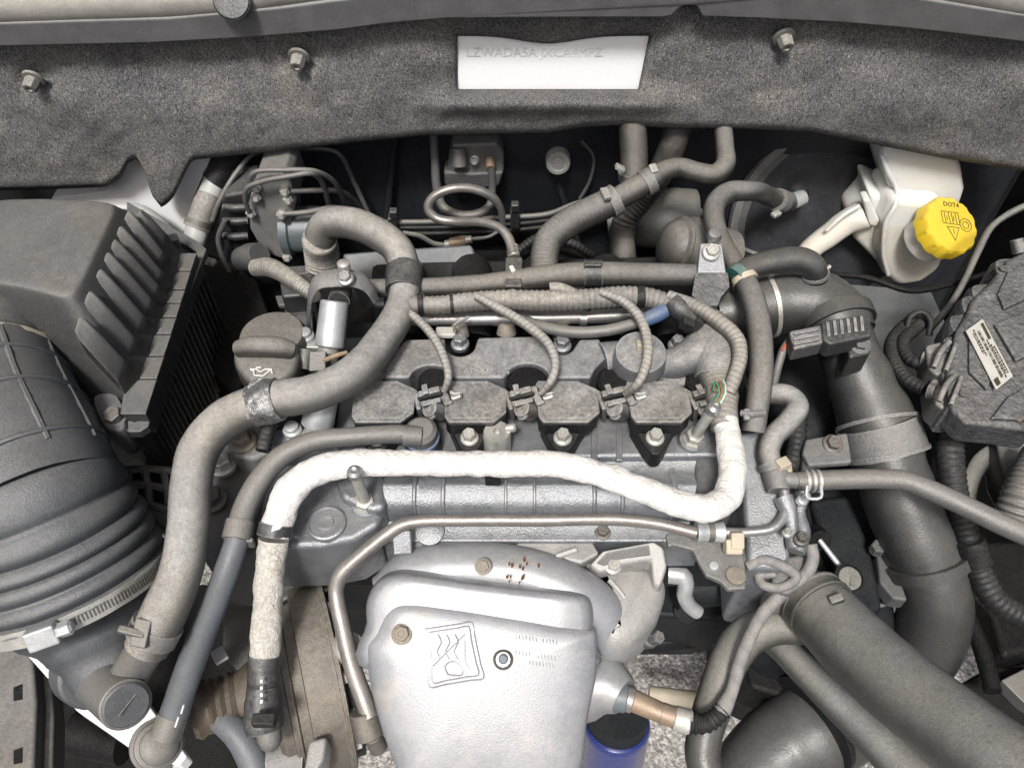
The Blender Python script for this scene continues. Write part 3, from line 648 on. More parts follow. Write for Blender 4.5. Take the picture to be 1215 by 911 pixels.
# ------------------------------------------------------------------ valve cover
vc = thing('valve_cover', 'grey cast metal valve cover below the ignition coils', 'engine cover', P(640, 640, -.11))
prof = [(440, -.036), (500, -.038), (538, -.040), (544, -.046), (556, -.050), (566, -.050), (574, -.047), (590, -.051), (602, -.058), (612, -.068), (618, -.078), (630, -.082), (642, -.083)]
yz = []
for py, z in prof:
    p = P(640, py, z); yz.append((p.y, p.z))
yz = [(yz[0][0], -.12)] + yz + [(yz[-1][0], -.13)]
x0 = P(452, 590, -.05).x; x1 = P(838, 590, -.05).x
mb = MB(); N_ = len(yz); vs = [(x, y, z) for x in (x0, x1) for y, z in yz]
fs = [(i, i + N_, i + N_ + 1, i + 1) for i in range(N_ - 1)] + [tuple(range(N_)), tuple(range(2 * N_ - 1, N_ - 1, -1))]
mb.add(vs, fs).build('front_housing', 'cast_grey', vc, bevel=.002, fixn=True)
slab('top_deck', 'cast_grey', [(405, 440), (850, 440), (868, 540), (395, 545)], -.0385, .08, vc, .004)
slab('left_deck', 'cast_grey', [(330, 512), (460, 515), (462, 590), (450, 622), (420, 640), (380, 648), (325, 650), (300, 640), (318, 560)], -.058, .08, vc, .006)
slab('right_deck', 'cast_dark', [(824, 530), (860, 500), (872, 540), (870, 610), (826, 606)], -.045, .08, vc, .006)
slab('left_shoulder', 'cast_grey', [(395, 560), (455, 556), (458, 602), (440, 606), (404, 590)], -.047, .04, vc, .006)
# raised ribs and bands over the camshaft housing
def over_cover(px, w, name, m='cast_grey', hgt=.0022, j0=5, j1=12):
    rings = []
    for y, z in yz[j0:j1]:
        xa = P(px, 580, -.05).x; rings.append([Vector((xa - w / 2, y, z - .004)), Vector((xa - w / 2, y, z + hgt * .7)), Vector((xa - w / 4, y - .001, z + hgt)), Vector((xa + w / 4, y - .001, z + hgt)), Vector((xa + w / 2, y, z + hgt * .7)), Vector((xa + w / 2, y, z - .004))])
    return MB().loft(rings).build(name, m, vc, sharp=50, fixn=True)
for px, w in ((492, .004), (526, .004), (600, .003), (634, .003), (705, .004), (738, .004), (800, .005)): over_cover(px, w, 'rib')
for px, w in ((510, .020), (720, .020)): over_cover(px, w, 'band', hgt=.0012)
slab('step', 'cast_grey', [(600, 556), (690, 556), (690, 563), (600, 563)], -.044, .01, vc, .0015)
for px in (705, 735): slab('seam', 'cast_grey', [(px - 3, 503), (px + 3, 503), (px + 4, 546), (px - 4, 546)], -.0365, .004, vc, .001)
p, k = W(583, 555, -.048); MB().lathe(p + Vector((0, -.004, -.02)), (0, 0, 1), [(.017, 0), (.016, .016), (.013, .02)], 28).build('boss', 'cast_grey', vc)
p, k = W(510, 622, -.075); MB().lathe(p - Vector((0, 0, .02)), (0, -.3, 1), [(.014, 0), (.013, .019), (.008, .021)], 24).build('boss', 'cast_grey', vc)
q, k = W(388, 622, -.058); bs = MB().lathe(q - Vector((0, 0, .006)), (0, 0, 1), [(.019, 0), (.017, .009), (.0155, .010), (.0145, .0085), (.007, .0085), (.006, .010), (.003, .0095)], 32).build('bore_plug', 'cast_grey', vc)
q, k = W(590, 520, -.018); s_ = MB().lathe(q, (0, 0, 1), [(.0125, -.03), (.0125, .009), (.0115, .011), (.0035, .011), (.003, .006)], 28).build('mount_post', 'zinc', vc)
MB().lathe(q + Vector((.014, .003, .012)), (1, 0, .2), [(.004, -.006), (.0045, .001), (.003, .003)], 12).build('post_pin', 'zinc', s_)
for px, py, z, w in ((512, 633, -.083, 20), (715, 632, -.083, 20), (459, 520, -.045, 22)): bolt('bolt_dark', px, py, z, w, vc)
# support posts with ball studs
for a, b, lab in (((434, 598, -.055), (421, 562, .012), 'zinc stud post rising in front of the white hose bend, left'), ((821, 522, -.035), (846, 486, .02), 'zinc stud post beside the rightmost ignition coil connector')):
    p, k = W(*a); q = P(*b); ax = (q - p).normalized(); L = (q - p).length
    t = thing('stud_post', lab, 'stud', p, 'cover mounting studs')
    MB().lathe(p - ax * .014, ax, [(.014, 0), (.0125, .013), (.012, .015)], 24).build('boss', 'cast_grey', t)
    MB().lathe(p, ax, [(.0105, 0), (.0105, .003), (.0085, .005), (.0085, .011), (.006, .012)], 6).build('hex_collar', 'zinc', t)
    MB().lathe(p, ax, [(.0052, .008), (.0046, L - .006), (.0036, L - .004)], 16).build('rod', 'zinc', t)
    MB().lathe(p, ax, [(.002, L - .006), (.0055, L - .003), (.0068, L + .001), (.0058, L + .0048), (.003, L + .0068), (.0012, L + .006)], 20).build('ball', 'steel', t)
# ------------------------------------------------------------------ ignition coils
KX = K(565, 480, 0)
COILX = [-109, 0, 110, 219]
def make_coil():
    t = thing('ignition_coil', '', 'ignition coil', P(565, 500, -.035), 'row of ignition coils')
    bd = plate('coil_body', 'dark_plastic', [(531, 452), (578, 452), (600, 462), (600, 489), (586, 500), (533, 500), (528, 494), (528, 458)], 0, .022, t, bevel=.0018)
    plate('lid', 'coil_plastic', [(535, 456), (577, 456), (596, 465), (596, 487), (584, 496), (536, 496), (533, 492), (533, 460)], .0010, .003, bd, bevel=.0012)
    plate('top_plate', 'coil_plastic', [(530, 451), (578, 451), (601, 461), (601, 489), (586, 501), (532, 501), (527, 494), (527, 457)], .0004, .005, bd, bevel=.0015)
    plate('mount_ear', 'dark_plastic', [(532, 500), (589, 500), (580, 512), (570, 528), (561, 539), (551, 539), (543, 526), (537, 512)], -.018, .022, t, bevel=.003)
    for px in (553, 563): plate('slot', 'soot', [(px - 3, 501), (px + 3, 501), (px + 3, 506), (px - 3, 506)], -.0165, .004, t, bevel=0)
    bolt('zinc', 557, 520, -.017, 22, t, (0, -.15, 1), h=.011)
    MB().lathe(P(626, 449, 0) - Vector((0, 0, .05)), (0, 0, 1), [(.0190, 0), (.0190, .046), (.0165, .049), (.010, .050)], 32).build('well', 'soot', t)  # solid plug; the dark inside of the well is painted as shade
    c = block('connector', 'connector', (598, 474, -.002), (640, 464, .002), 24, .018, t, bevel=.003)
    block('latch', 'connector', (604, 467, .004), (630, 460, .008), 9, .006, c, bevel=.0015)
    block('latch_tip', 'connector', (609, 462, .007), (616, 460, .008), 15, .004, c, bevel=.001)
    block('ridge', 'connector', (610, 479, .003), (632, 473, .006), 7, .005, c, bevel=.0012)
    block('groove', 'dark_plastic', (604, 473, .0016), (634, 466, .0052), 4, .004, c, bevel=0)
    block('rear_lip', 'connector', (600, 474, .001), (606, 472.5, .0015), 31, .018, c, bevel=.002)
    cyl('boot', 'connector', (618, 484, .0, 22), (630, 488, -.012, 24), c)
    cyl('boot_ring', 'zinc', (619, 488, -.004, 20), (622, 489, -.006, 20), c)
    block('cap', 'connector', (631, 470, .003), (643, 466, .004), 30, .016, c, bevel=.003)
    block('cap_slot', 'dark_plastic', (639, 468, .0035), (642, 467, .0038), 20, .004, c, bevel=0)
    for i, dx in enumerate((-5, 0, 5)):
        hose('wire', ('wire_white', 'connector', 'wire_white')[i], [(640, 468 + dx * .9, .0, 4), (648, 470 + dx * .5, .004, 4), (656, 468 + dx * .3, .008, 4)], c, seg=6)
    return t
coil0 = make_coil()
CL = ['ignition coil nearest the oil filler cap, leftmost of the row', 'second ignition coil from the left, with tan taped lead', 'third ignition coil from the left, blotched with dust', 'rightmost ignition coil, in front of the round cover cap']
coils = [None] * 4
for i in range(4):
    c = coil0 if i == 1 else copy_tree(coil0, None, Vector((COILX[i] * KX, 0, 0)))
    c['label'] = CL[i]; coils[i] = c
# taped coil leads
LEADS = [([(527, 464, .01, 7.4), (532, 448, .02, 9.8), (527, 425, .026, 10.7), (513, 398, .03, 10.7), (494, 378, .032, 10.7), (478, 366, .034, 9.0)], 'tan taped wire lead of the leftmost ignition coil'),
         ([(642, 467, .01, 7.4), (655, 450, .022, 10.7), (659, 430, .028, 11.5), (650, 408, .034, 12.3), (625, 386, .04, 12.3), (590, 365, .044, 11.5), (565, 352, .046, 9.8)], 'tan taped wire lead running diagonally to the second ignition coil'),
         ([(742, 468, .01, 8.2), (757, 455, .024, 11.5), (767, 430, .032, 12.3), (768, 404, .038, 12.3), (758, 376, .042, 12.3), (738, 357, .044, 11.5), (712, 347, .046, 9.8)], 'tan taped wire lead crossing over the round cover cap')]
for s_, lab in LEADS: tag(hose('coil_lead', 'wire_tape', s_, rough=.04, step=.003), lab, 'wire', 'taped coil leads')
# ------------------------------------------------------------------ plastic oil separator cover behind the coils
oc = thing('separator_cover', 'light grey dusty plastic oil separator cover behind the ignition coils', 'engine cover', P(590, 446, -.04))
def arc(cx, cy, rx, ry, a0, a1, n=8): return [(cx + rx * math.cos(R(a0 + (a1 - a0) * i / n)), cy - ry * math.sin(R(a0 + (a1 - a0) * i / n))) for i in range(n + 1)]
out = [(456, 447), (458, 436), (478, 405), (484, 402), (528, 401)] + arc(546, 408, 18, 14, 200, 340, 8) + [(567, 400), (640, 398), (650, 404)] + arc(667, 408, 15, 12, 190, 345, 7) + [(688, 402), (711, 401), (716, 410), (720, 424), (712, 431), (705, 439), (701, 448)]
out += [(654, 448)] + arc(626, 449, 26, 18, 12, 168, 9) + [(598, 448), (540, 448)] + arc(512, 449, 26, 16, 12, 168, 9) + [(484, 448)]
sc_ = MB().prism([P(x, y, .004) for x, y in out], (0, 0, -.03)).build('shell', 'cover_plastic', oc, bevel=.0025)
text_mesh('embossed_mark', 'ANXUS-G', 'cover_plastic', oc, P(549, 444, .0042), (1, 0, 0), (0, 1, 0), .0100, .0008)
for px, py in ((546, 409), (667, 411), (803, 411)): bolt('cast_grey', px, py, -.003, 22, oc, h=.011)
slab('skirt', 'soot', [(452, 449), (745, 449), (745, 462), (452, 462)], -.026, .02, oc, .002)  # dark strip painting the shade below the cover's front edge
# round cap and neck to its right
rc = thing('cover_cap', 'round dusty grey cap on the separator cover at right', 'cap', P(760, 425, -.02))
p, k = W(760, 414, .018); r = 33 * k
MB().lathe(p - Vector((0, 0, .03)), (0, -.12, 1), [(r * .96, 0), (r, .004), (r, .016), (r * .97, .02), (r * .95, .022), (r * .93, .0285), (r * .9, .030), (r * .5, .0305), (r * .3, .0302)], 48).build('disc', 'cover_plastic', rc)
MB().add(*boxm(p + Vector((0, .002, .003)), (.008, .008, .008))).build('nub', 'beige_plastic', rc, bevel=.0015)
MB().lathe(p - Vector((0, 0, .032)), (0, -.12, 1), [(r * 1.04, 0), (r * 1.06, .003), (r * 1.06, .007), (r * 1.0, .010)], 48).build('rim', 'cover_plastic', rc)
hose('neck', 'cover_plastic', [(714, 428, -.006, 44), (736, 424, -.006, 40), (752, 424, -.006, 40)], rc)
# ------------------------------------------------------------------ coolant outlet casting on the right end
wo = thing('coolant_outlet', 'grey dusty cast coolant outlet with a sensor, right of the round cap', 'casting', P(840, 440, -.05))
hose('elbow', 'cover_plastic', [(780, 436, -.006, 30), (808, 428, .002, 40), (834, 415, .008, 52), (848, 400, .008, 56)], wo, rough=.04)
hose('body', 'cover_plastic', [(842, 378, .012, 34), (846, 400, .01, 58), (848, 425, .006, 60), (850, 448, .0, 52)], wo, rough=.04)
slab('foot', 'cover_plastic', [(776, 430), (830, 420), (835, 450), (800, 458), (775, 452)], -.008, .03, wo, .005)
hose('sensor', 'black_plastic', [(838, 392, .018, 22), (822, 378, .026, 27), (806, 366, .034, 29), (798, 358, .036, 24)], wo)
hose('sensor_collar', 'dark_plastic', [(830, 386, .022, 36), (822, 379, .026, 37)], wo, seg=8)
block('sensor_latch', 'dark_plastic', (812, 378, .045), (826, 384, .04), 12, .01, wo)
hose('lower_neck', 'wire_tape', [(850, 440, .0, 46), (856, 470, .004, 40), (858, 488, .004, 34), (860, 508, .002, 32)], wo, rough=.06)
for i, (m, d) in enumerate((('wire_green', -6), ('wire_red', 0), ('wire_green', 4), ('wire_white', 8))):
    hose('loose_wire', m, [(848 + d * .3, 464, .02, 2.2), (853 + d * .7, 452, .03, 2.2), (857 + d * .5, 466, .03, 2.2), (850 + d * .6, 478, .024, 2.2)], wo, seg=6)
bolt('cover_plastic', 803, 411, -.002, 20, wo, h=.012)
# ------------------------------------------------------------------ cover fitting of the vent hose
vf = thing('hose_fitting', 'round grey quick fitting with blue ring on the valve cover', 'fitting', P(500, 530, -.04))
p, k = W(502, 527, -.03)
MB().lathe(p, (0, -.1, 1), [(.017, -.012), (.017, .004), (.0155, .006), (.0155, .012)], 32).build('socket', 'black_plastic', vf)
MB().lathe(p, (0, -.1, 1), [(.0160, .010), (.0160, .014), (.0145, .015)], 32).build('ring', 'blue_hose', vf)
MB().lathe(p, (0, -.1, 1), [(.0145, .012), (.0145, .024), (.011, .028), (.004, .029)], 32).build('cap', 'hose_grey', vf)
hose('spigot', 'hose_grey', [(500, 518, -.006, 24), (478, 517, -.004, 26)], vf)
# ------------------------------------------------------------------ white foil-wrapped line
wh = thing('wrapped_coolant_line', 'thick white foil-wrapped line looping across the front of the engine', 'hose', P(318, 860, -.2))
hose('wrap', 'foil_wrap', [(861, 500, .004, 29), (866, 530, .0, 31), (869, 565, -.005, 33), (862, 590, -.008, 34), (840, 603, -.006, 34), (810, 598, -.002, 33), (765, 582, .004, 32), (715, 563, .008, 31), (660, 551, .010, 31), (600, 550, .010, 31), (540, 550, .010, 30), (470, 549, .008, 31), (415, 550, .004, 33), (372, 560, -.002, 36), (345, 582, -.012, 37), (332, 612, -.025, 37), (326, 636, -.034, 37)], wh, rough=.09, step=.0025, seg=28, seed=3)
hose('lower_wrap', 'foil_dirty', [(325, 640, -.036, 36), (321, 670, -.05, 34), (318, 710, -.068, 34), (316, 750, -.085, 36), (314, 783, -.099, 35)], wh, rough=.08, step=.0025, seg=28, seed=5)
hose('strap', 'black_plastic', [(328, 621, -.029, 41), (325, 636, -.035, 41)], wh, step=.02)
block('clip', 'dark_plastic', (575, 556, -.012), (594, 556, -.012), 14, .02, wh)
cn = hose('connector', 'black_plastic', [(314, 777, -.097, 39), (313, 800, -.106, 37), (313, 806, -.108, 40), (312, 812, -.111, 37), (312, 826, -.116, 40), (312, 836, -.12, 44), (313, 858, -.128, 48), (314, 866, -.131, 44)], wh, seg=12, step=.003)
for yy in (806, 814, 822, 830): block('print_mark', 'ink_white', (310, yy, -.085 - (yy - 800) * .0004), (310, yy + 4, -.086 - (yy - 800) * .0004), 3, .002, cn, bevel=0)
block('button', 'dark_plastic', (298, 852, -.095), (326, 852, -.095), 14, .01, cn)
hose('tip', 'hose_grey', [(318, 862, -.131, 30), (320, 878, -.138, 29), (318, 886, -.142, 20)], cn)
# ------------------------------------------------------------------ steel return pipe along the front
sp = thing('steel_pipe', 'bent bare steel pipe running across the front of the valve cover', 'pipe', P(435, 850, -.2))
hose('tube', 'tube_steel', [(440, 852, -.15, 22), (432, 830, -.145, 22), (418, 790, -.13, 21), (406, 740, -.11, 20), (399, 700, -.095, 19), (404, 682, -.085, 19), (424, 662, -.075, 18), (456, 636, -.062, 17), (474, 624, -.056, 16), (492, 619, -.053, 15), (560, 617, -.052, 15), (640, 617, -.052, 15), (730, 616, -.052, 15), (780, 621, -.053, 15), (826, 632, -.055, 15)], sp, seg=20, step=.003)
block('bracket', 'cast_grey', (476, 630, -.06), (478, 658, -.075), 22, .01, sp)
cl = band('union', 'zinc_pale', (826, 631, -.055, 23), (858, 631, -.056, 23), sp, lip=.06)
band('union_mark', 'bolt_dark', (839, 631, -.0553, 24), (846, 631, -.0556, 24), cl)
hose('thin_tube', 'steel', [(855, 631, -.056, 12), (890, 631, -.055, 12), (920, 625, -.052, 12), (932, 605, -.048, 12), (930, 580, -.043, 13), (926, 565, -.04, 14)], sp, seg=14)
block('clip', 'beige_plastic', (876, 632, -.046), (876, 652, -.056), 16, .012, sp)
block('clip_foot', 'beige_plastic', (872, 640, -.052), (872, 658, -.06), 20, .014, sp)
cyl('end_fitting', 'bolt_dark', (430, 842, -.150, 34), (440, 872, -.166, 38), sp)
cyl('end_tip', 'bolt_dark', (442, 872, -.17, 22), (450, 888, -.185, 22), sp)
cyl('grommet', 'zinc', (412, 768, -.135, 40), (416, 766, -.128, 36), sp)
# ================================================================== EXHAUST SIDE (front, bottom)
hs = thing('heat_shield', 'bright grey stamped metal heat shield over the exhaust, bottom centre', 'heat shield', P(580, 880, -.2))
_a, _b = P(570, 715, -.072), P(570, 911, -.147); _n = Vector((1, 0, 0)).cross(_b - _a); _n = (_n if _n.z > 0 else -_n).normalized()
def shz(py, off=0): return ('plane', _n, _n.dot(_a) + off)
up_o = [(432, 740), (433, 712), (446, 690), (470, 680), (505, 682), (560, 690), (630, 698), (690, 706), (705, 722), (704, 760), (695, 800), (440, 800)]
lo_o = [(433, 766), (444, 748), (456, 722), (474, 711), (520, 713), (600, 725), (660, 737), (700, 746), (708, 756), (708, 800), (698, 850), (688, 915), (660, 950), (500, 950), (468, 905), (448, 850), (436, 795)]
def dome(name, m, out, off, lev, parent, n=5):
    pts = smooth_outline([P(x, y, shz(y, off)) for x, y in out], n); c = sum(pts, Vector()) / len(pts)
    if sum(((pts[i] - c).cross(pts[(i + 1) % len(pts)] - c) for i in range(len(pts))), Vector()).z < 0: pts.reverse()
    rings = [[c + (p_ - c) * s_ + _n * dz for p_ in pts] for s_, dz in lev]
    return MB().loft(rings).build(name, m, parent, sharp=60), pts, c
ULEV = [(1, -.035), (1, -.016), (.992, -.008), (.975, -.002), (.94, .003), (.88, .0055), (.7, .007), (.3, .008)]
LLEV = [(1, -.03), (1, -.005), (.997, -.001), (.988, .0014), (.965, .0036), (.92, .006), (.84, .0085), (.7, .0105), (.5, .012), (.2, .013)]
dome('upper_shell', 'shield', up_o, -.006, ULEV, hs)
_, lo_p, lo_c = dome('front_plate', 'shield', lo_o, -.004, LLEV, hs)
def on_plate(px, py, lift=0):
    """point of the domed front plate under a pixel"""
    q_ = P(px, py, shz(py, -.004 + .010)); d_ = (q_ - lo_c); d_ = d_ - _n * d_.dot(_n); best = 9
    ang = math.atan2(d_.y, d_.x)
    o_ = min(lo_p, key=lambda v: abs((math.atan2((v - lo_c).y, (v - lo_c).x) - ang + math.pi) % (2 * math.pi) - math.pi)); s_ = d_.length / (o_ - lo_c).length
    L_ = LLEV[1:]; z_ = L_[-1][1]
    for (s0, z0), (s1, z1) in zip(L_, L_[1:]):
        if s1 <= s_ <= s0: z_ = z1 + (z0 - z1) * (s_ - s1) / (s0 - s1)
    return shz(py, -.004 + z_ + lift)
for px, py, w in ((477, 752, 25),): bolt('bolt_brown', px, py, on_plate(px, py, .0003), w, hs, (0, -.35, 1), h=.006)
p, k = W(597, 782, on_plate(597, 782, .0002)); ax = Vector((0, -.35, 1)).normalized()
MB().lathe(p, ax, [(.0085, -.004), (.0085, .001), (.0068, .0025), (.0062, .0012)], 28).build('eyelet', 'bolt_dark', hs)
MB().lathe(p, ax, [(.0065, -.004), (.006, .0024), (.0042, .0026)], 28).build('washer', 'zinc_pale', hs)
MB().lathe(p, ax, [(.0040, -.004), (.0040, .0055), (.003, .0065)], 20).build('stud', 'motor_blue', hs)
# embossed warning square and its drawn lines
def emb(pts, w=3, name='emboss_line'):
    hose(name, 'shield', [(x, y, on_plate(x, y, -.0002), w * .8) for x, y in pts], hs, seg=6, step=.003)
def straight(pts, n=4):
    o = []
    for (a, b), (c, d) in zip(pts, pts[1:]): o += [(a + (c - a) * i / n, b + (d - b) * i / n) for i in range(n)]
    return o + [pts[-1]]
for ring in ([(504, 746), (560, 738), (574, 804), (510, 815), (504, 746)], [(509, 750), (556, 743), (568, 800), (514, 810), (509, 750)]): emb(straight(ring), 3)
for x in (520, 530, 540): emb([(x, 752), (x + 4, 762), (x - 1, 772), (x + 4, 782)], 3)
emb(straight([(514, 790), (552, 752)]), 3); emb([(532, 800), (528, 790), (537, 784), (547, 790), (549, 800), (532, 800)], 3); emb([(552, 760), (553, 785), (560, 795)], 2.5)
for j, (xa, xb, yy) in enumerate(((612, 664, 753), (612, 632, 771), (638, 664, 772), (628, 662, 781))):
    n_ = int((xb - xa) / 4)
    for i in range(n_): emb([(xa + 4 * i, yy + (xa + 4 * i - 612) * .13), (xa + 4 * i + 1, yy + 5 + (xa + 4 * i - 612) * .13)], 1.8, 'stamped_mark')
# exhaust manifold runner and collector behind the shield
mf = thing('exhaust_manifold', 'grey stamped exhaust manifold cover with rust flecks above the heat shield', 'exhaust', P(600, 690, -.15))
hose('runner', 'shield', [(452, 700, -.115, 36), (486, 680, -.104, 56), (530, 675, -.1, 64), (590, 677, -.098, 66), (640, 687, -.1, 66), (680, 704, -.106, 66), (708, 727, -.12, 66), (725, 755, -.138, 66)], mf, seg=28)
pillow('collector', 'cast_bright', [(688, 668), (720, 660), (770, 668), (790, 690), (784, 725), (765, 752), (735, 768), (712, 758), (705, 720)], -.115, [(.0, -.05), (.0, -.008), (.003, .0), (.010, .006), (.02, .009)], mf, n=5)
plate('flange', 'cast_bright', [(612, 640), (700, 636), (712, 656), (690, 668), (640, 656), (612, 652)], -.088, .012, mf, bevel=.003)
plate('outlet_box', 'cast_bright', [(699, 670, -.090), (715, 652, -.084), (776, 641, -.079), (788, 649, -.080), (792, 672, -.088), (784, 696, -.099), (776, 694, -.098), (772, 664, -.087), (738, 670, -.091), (712, 680, -.096)], -.09, .02, mf, bevel=.003)
plate('box_shade', 'cast_dark', [(708, 667, -.0885), (720, 655, -.084), (770, 646, -.0795), (772, 658, -.084), (738, 663, -.087), (716, 672, -.092)], -.09, .003, mf, bevel=.0008)  # dark plate set proud; paints the shade inside the open box
hose('crease', 'cast_bright', [(723, 688, -.105, 7), (738, 705, -.107, 7), (748, 722, -.112, 6)], mf, seg=8)
hose('crease', 'cast_bright', [(660, 660, -.086, 8), (684, 652, -.083, 8)], mf, seg=8)
bolt('zinc', 727, 671, -.096, 22, mf, (.1, -.2, 1), h=.008); bolt('bolt_brown', 573, 672, -.066, 20, mf, (0, -.35, 1), h=.004)
bolt('cast_dark', 769, 758, -.15, 22, mf, (.4, -.3, 1), h=.02)
random.seed(4)
for i in range(13):
    x = random.choice((606, 608, 622, 625, 640, 618)) + random.uniform(-5, 5); y = random.uniform(662, 690) if x < 630 else random.uniform(668, 684)
    c, k = W(x, y, -.0665 - abs(x - 600) * .00003); w = random.uniform(.6, 1.9) * k
    pr = [c + Vector((math.cos(a) * w * random.uniform(.5, 1.2), math.sin(a) * w * random.uniform(.5, 1.4), 0)) for a in [j * math.pi / 3.5 for j in range(7)]]
    MB().prism(pr, (0, 0, -.004)).build('rust_fleck', 'rust', mf)
# manifold mounting bracket plate of the front right corner
br = thing('lifting_bracket', 'flat dusty metal bracket with two holes at the right front corner', 'bracket', P(850, 670, -.1))
plate('plate', 'cast_dusty', [(790, 634), (812, 628), (862, 640), (880, 650), (884, 668), (885, 698), (864, 699), (856, 690), (838, 682), (830, 668), (822, 652), (800, 646), (793, 648)], -.078, .006, br, bevel=.0015)
plate('ramp', 'cast_dusty', [(478, 628, -.084), (560, 624, -.084), (800, 624, -.084), (830, 634, -.082), (800, 640, -.084), (710, 640, -.086), (560, 638, -.086), (530, 646, -.087), (500, 656, -.088), (478, 650, -.087)], -.08, .008, br, bevel=.0015)
p, k = W(847, 671, -.0765); MB().lathe(p - Vector((0, 0, .002)), (0, 0, 1), [(.0042, 0), (.0042, .003), (.0028, .0034)], 18).build('rivet', 'zinc_pale', br)
p, k = W(873, 683, -.0765); MB().lathe(p - Vector((0, 0, .002)), (0, 0, 1), [(.0088, 0), (.0086, .0032), (.006, .0036)], 24).build('bolt_head', 'bolt_brown', br)
p, k = W(872, 650, -.078); MB().lathe(p - Vector((0, 0, .02)), (0, 0, 1), [(.017, 0), (.0165, .016), (.014, .019)], 24).build('boss', 'cast_grey', br)
# bare pipe stub
tag(hose('coolant_stub', 'zinc_pale', [(792, 680, -.15, 24), (808, 682, -.15, 25), (814, 692, -.155, 20), (812, 704, -.165, 19), (818, 718, -.18, 18), (828, 726, -.19, 17)]), 'shiny bare metal pipe stub right of the exhaust collector', 'pipe')
# ------------------------------------------------------------------ oxygen sensor
ox = thing('oxygen_sensor', 'oxygen sensor with tan hexagon and spring-sleeved cable beside the heat shield', 'sensor', P(760, 840, -.25))
hose('mount', 'shield', [(676, 816, -.175, 84), (704, 812, -.168, 80), (724, 816, -.162, 66), (740, 826, -.159, 46)], ox, seg=28)
cyl('boss', 'motor_blue', (726, 824, -.158, 36), (744, 828, -.158, 34), ox)
cyl('barrel', 'tube_steel', (738, 826, -.158, 30), (752, 831, -.158, 30), ox)
cyl('body', 'brass_brown', (750, 830, -.158, 26), (786, 846, -.158, 24), ox)
cyl('neck', 'brass_brown', (784, 845, -.158, 25), (804, 852, -.158, 25), ox)
cyl('ferrule', 'zinc', (800, 851, -.158, 29), (820, 857, -.158, 28), ox)
hose('spring_sleeve', 'conduit_black', [(818, 857, -.158, 26), (836, 858, -.156, 22), (850, 850, -.154, 21), (858, 842, -.152, 21)], ox, corr=(.10, .0045))
hose('cable', 'wire_grey', [(856, 845, -.152, 20), (868, 820, -.145, 16), (878, 785, -.132, 16), (890, 755, -.12, 16), (905, 728, -.108, 16), (930, 702, -.095, 16), (955, 682, -.085, 15), (964, 665, -.078, 15), (962, 645, -.07, 15)], ox, rough=.06, step=.003)
# ------------------------------------------------------------------ oil filter
of = thing('oil_filter', 'glossy dark blue spin-on oil filter canister below the heat shield', 'oil filter', P(730, 900, -.4))
p, k = W(732, 856, -.27); r = 40 * k
MB().lathe(p, (0, -.25, -1), [(r * .8, -.004), (r * .97, 0), (r, .005), (r * .98, .008), (r * .98, .085), (r * .9, .095), (r * .6, .1)], 48).build('can', 'blue_paint', of)
MB().lathe(p, (0, -.25, -1), [(r * .9, -.02), (r * .9, -.002)], 40).build('gasket_seat', 'cast_shadow', of)
# ------------------------------------------------------------------ alternator / compressor at lower left
al = thing('compressor', 'grey cast compressor housing with flange below the white-wrapped line', 'compressor', P(370, 830, -.3))
_u = P(412, 890, -.16) - P(372, 702, -.16); _u.z = 0; axk = Vector((-_u.y, _u.x, 0)).normalized(); axk = axk if axk.x > 0 else -axk
axk = (axk + Vector((0, 0, -.12))).normalized(); q, k = W(382, 800, -.215); rk = .088; kk = k
def kh(px): return (px - 382) * kk * 1.02
MB().lathe(q, axk, [(rk * .5, kh(322)), (rk * .8, kh(326)), (rk * .86, kh(332)), (rk * .86, kh(340)), (rk * .9, kh(342)), (rk * .9, kh(348)), (rk * .87, kh(350)), (rk * .9, kh(364))], 72).build('housing', 'cast_warm', al)
MB().lathe(q, axk, [(rk * .9, kh(360)), (rk * 1.02, kh(361)), (rk * 1.035, kh(364)), (rk * 1.035, kh(394)), (rk * 1.06, kh(395)), (rk * 1.06, kh(399)), (rk * 1.02, kh(401)), (rk * .8, kh(402))], 72).build('flange', 'cast_warm', al)
MB().lathe(q, axk, [(rk * .9, kh(398)), (rk * .93, kh(402)), (rk * .93, kh(412)), (rk * .7, kh(416))], 56).build('back_plate', 'cast_shadow', al)
for i_ in range(7):
    a_ = R(20 + i_ * 24); rd = (Vector((0, 1, 0)) - axk * axk.y).normalized(); up_ = axk.cross(rd); up_ = up_ if up_.z > 0 else -up_; d_ = rd * math.cos(a_) + up_ * math.sin(a_)
    MB().lathe(q + d_ * (rk * .93) + axk * kh(401), axk, [(.006, -.002), (.006, .005), (.004, .006)], 6).build('lug_bolt', 'zinc', al)
for px, py, zz in (): bolt('zinc', px, py, zz, 15, al, (.8, -.1, .5), h=.012, washer=False)
MB().lathe(q, axk, [(rk * .12, kh(238)), (rk * .27, kh(240)), (rk * .30, kh(246)), (rk * .27, kh(252)), (rk * .27, kh(258)), (rk * .30, kh(262)), (rk * .27, kh(267)), (rk * .30, kh(272)), (rk * .27, kh(277)), (rk * .30, kh(282)), (rk * .27, kh(288)), (rk * .45, kh(324))], 56).build('pulley', 'brass_dark', al)
pillow('bracket', 'cast_dark', [(272, 690), (310, 680), (322, 740), (310, 790), (286, 800), (262, 770)], -.19, [(.0, -.06), (0, -.006), (.003, 0)], al, n=4)
block('tab', 'zinc_pale', (256, 768, -.15), (264, 784, -.15), 16, .004, al)
hose('lower_port', 'cast_dusty', [(320, 905, -.21, 46), (350, 900, -.21, 50), (365, 900, -.21, 50)], al)
plate('foot', 'cast_bright', [(366, 878), (388, 872), (384, 902), (368, 925), (358, 925)], -.15, .03, al, bevel=.004)
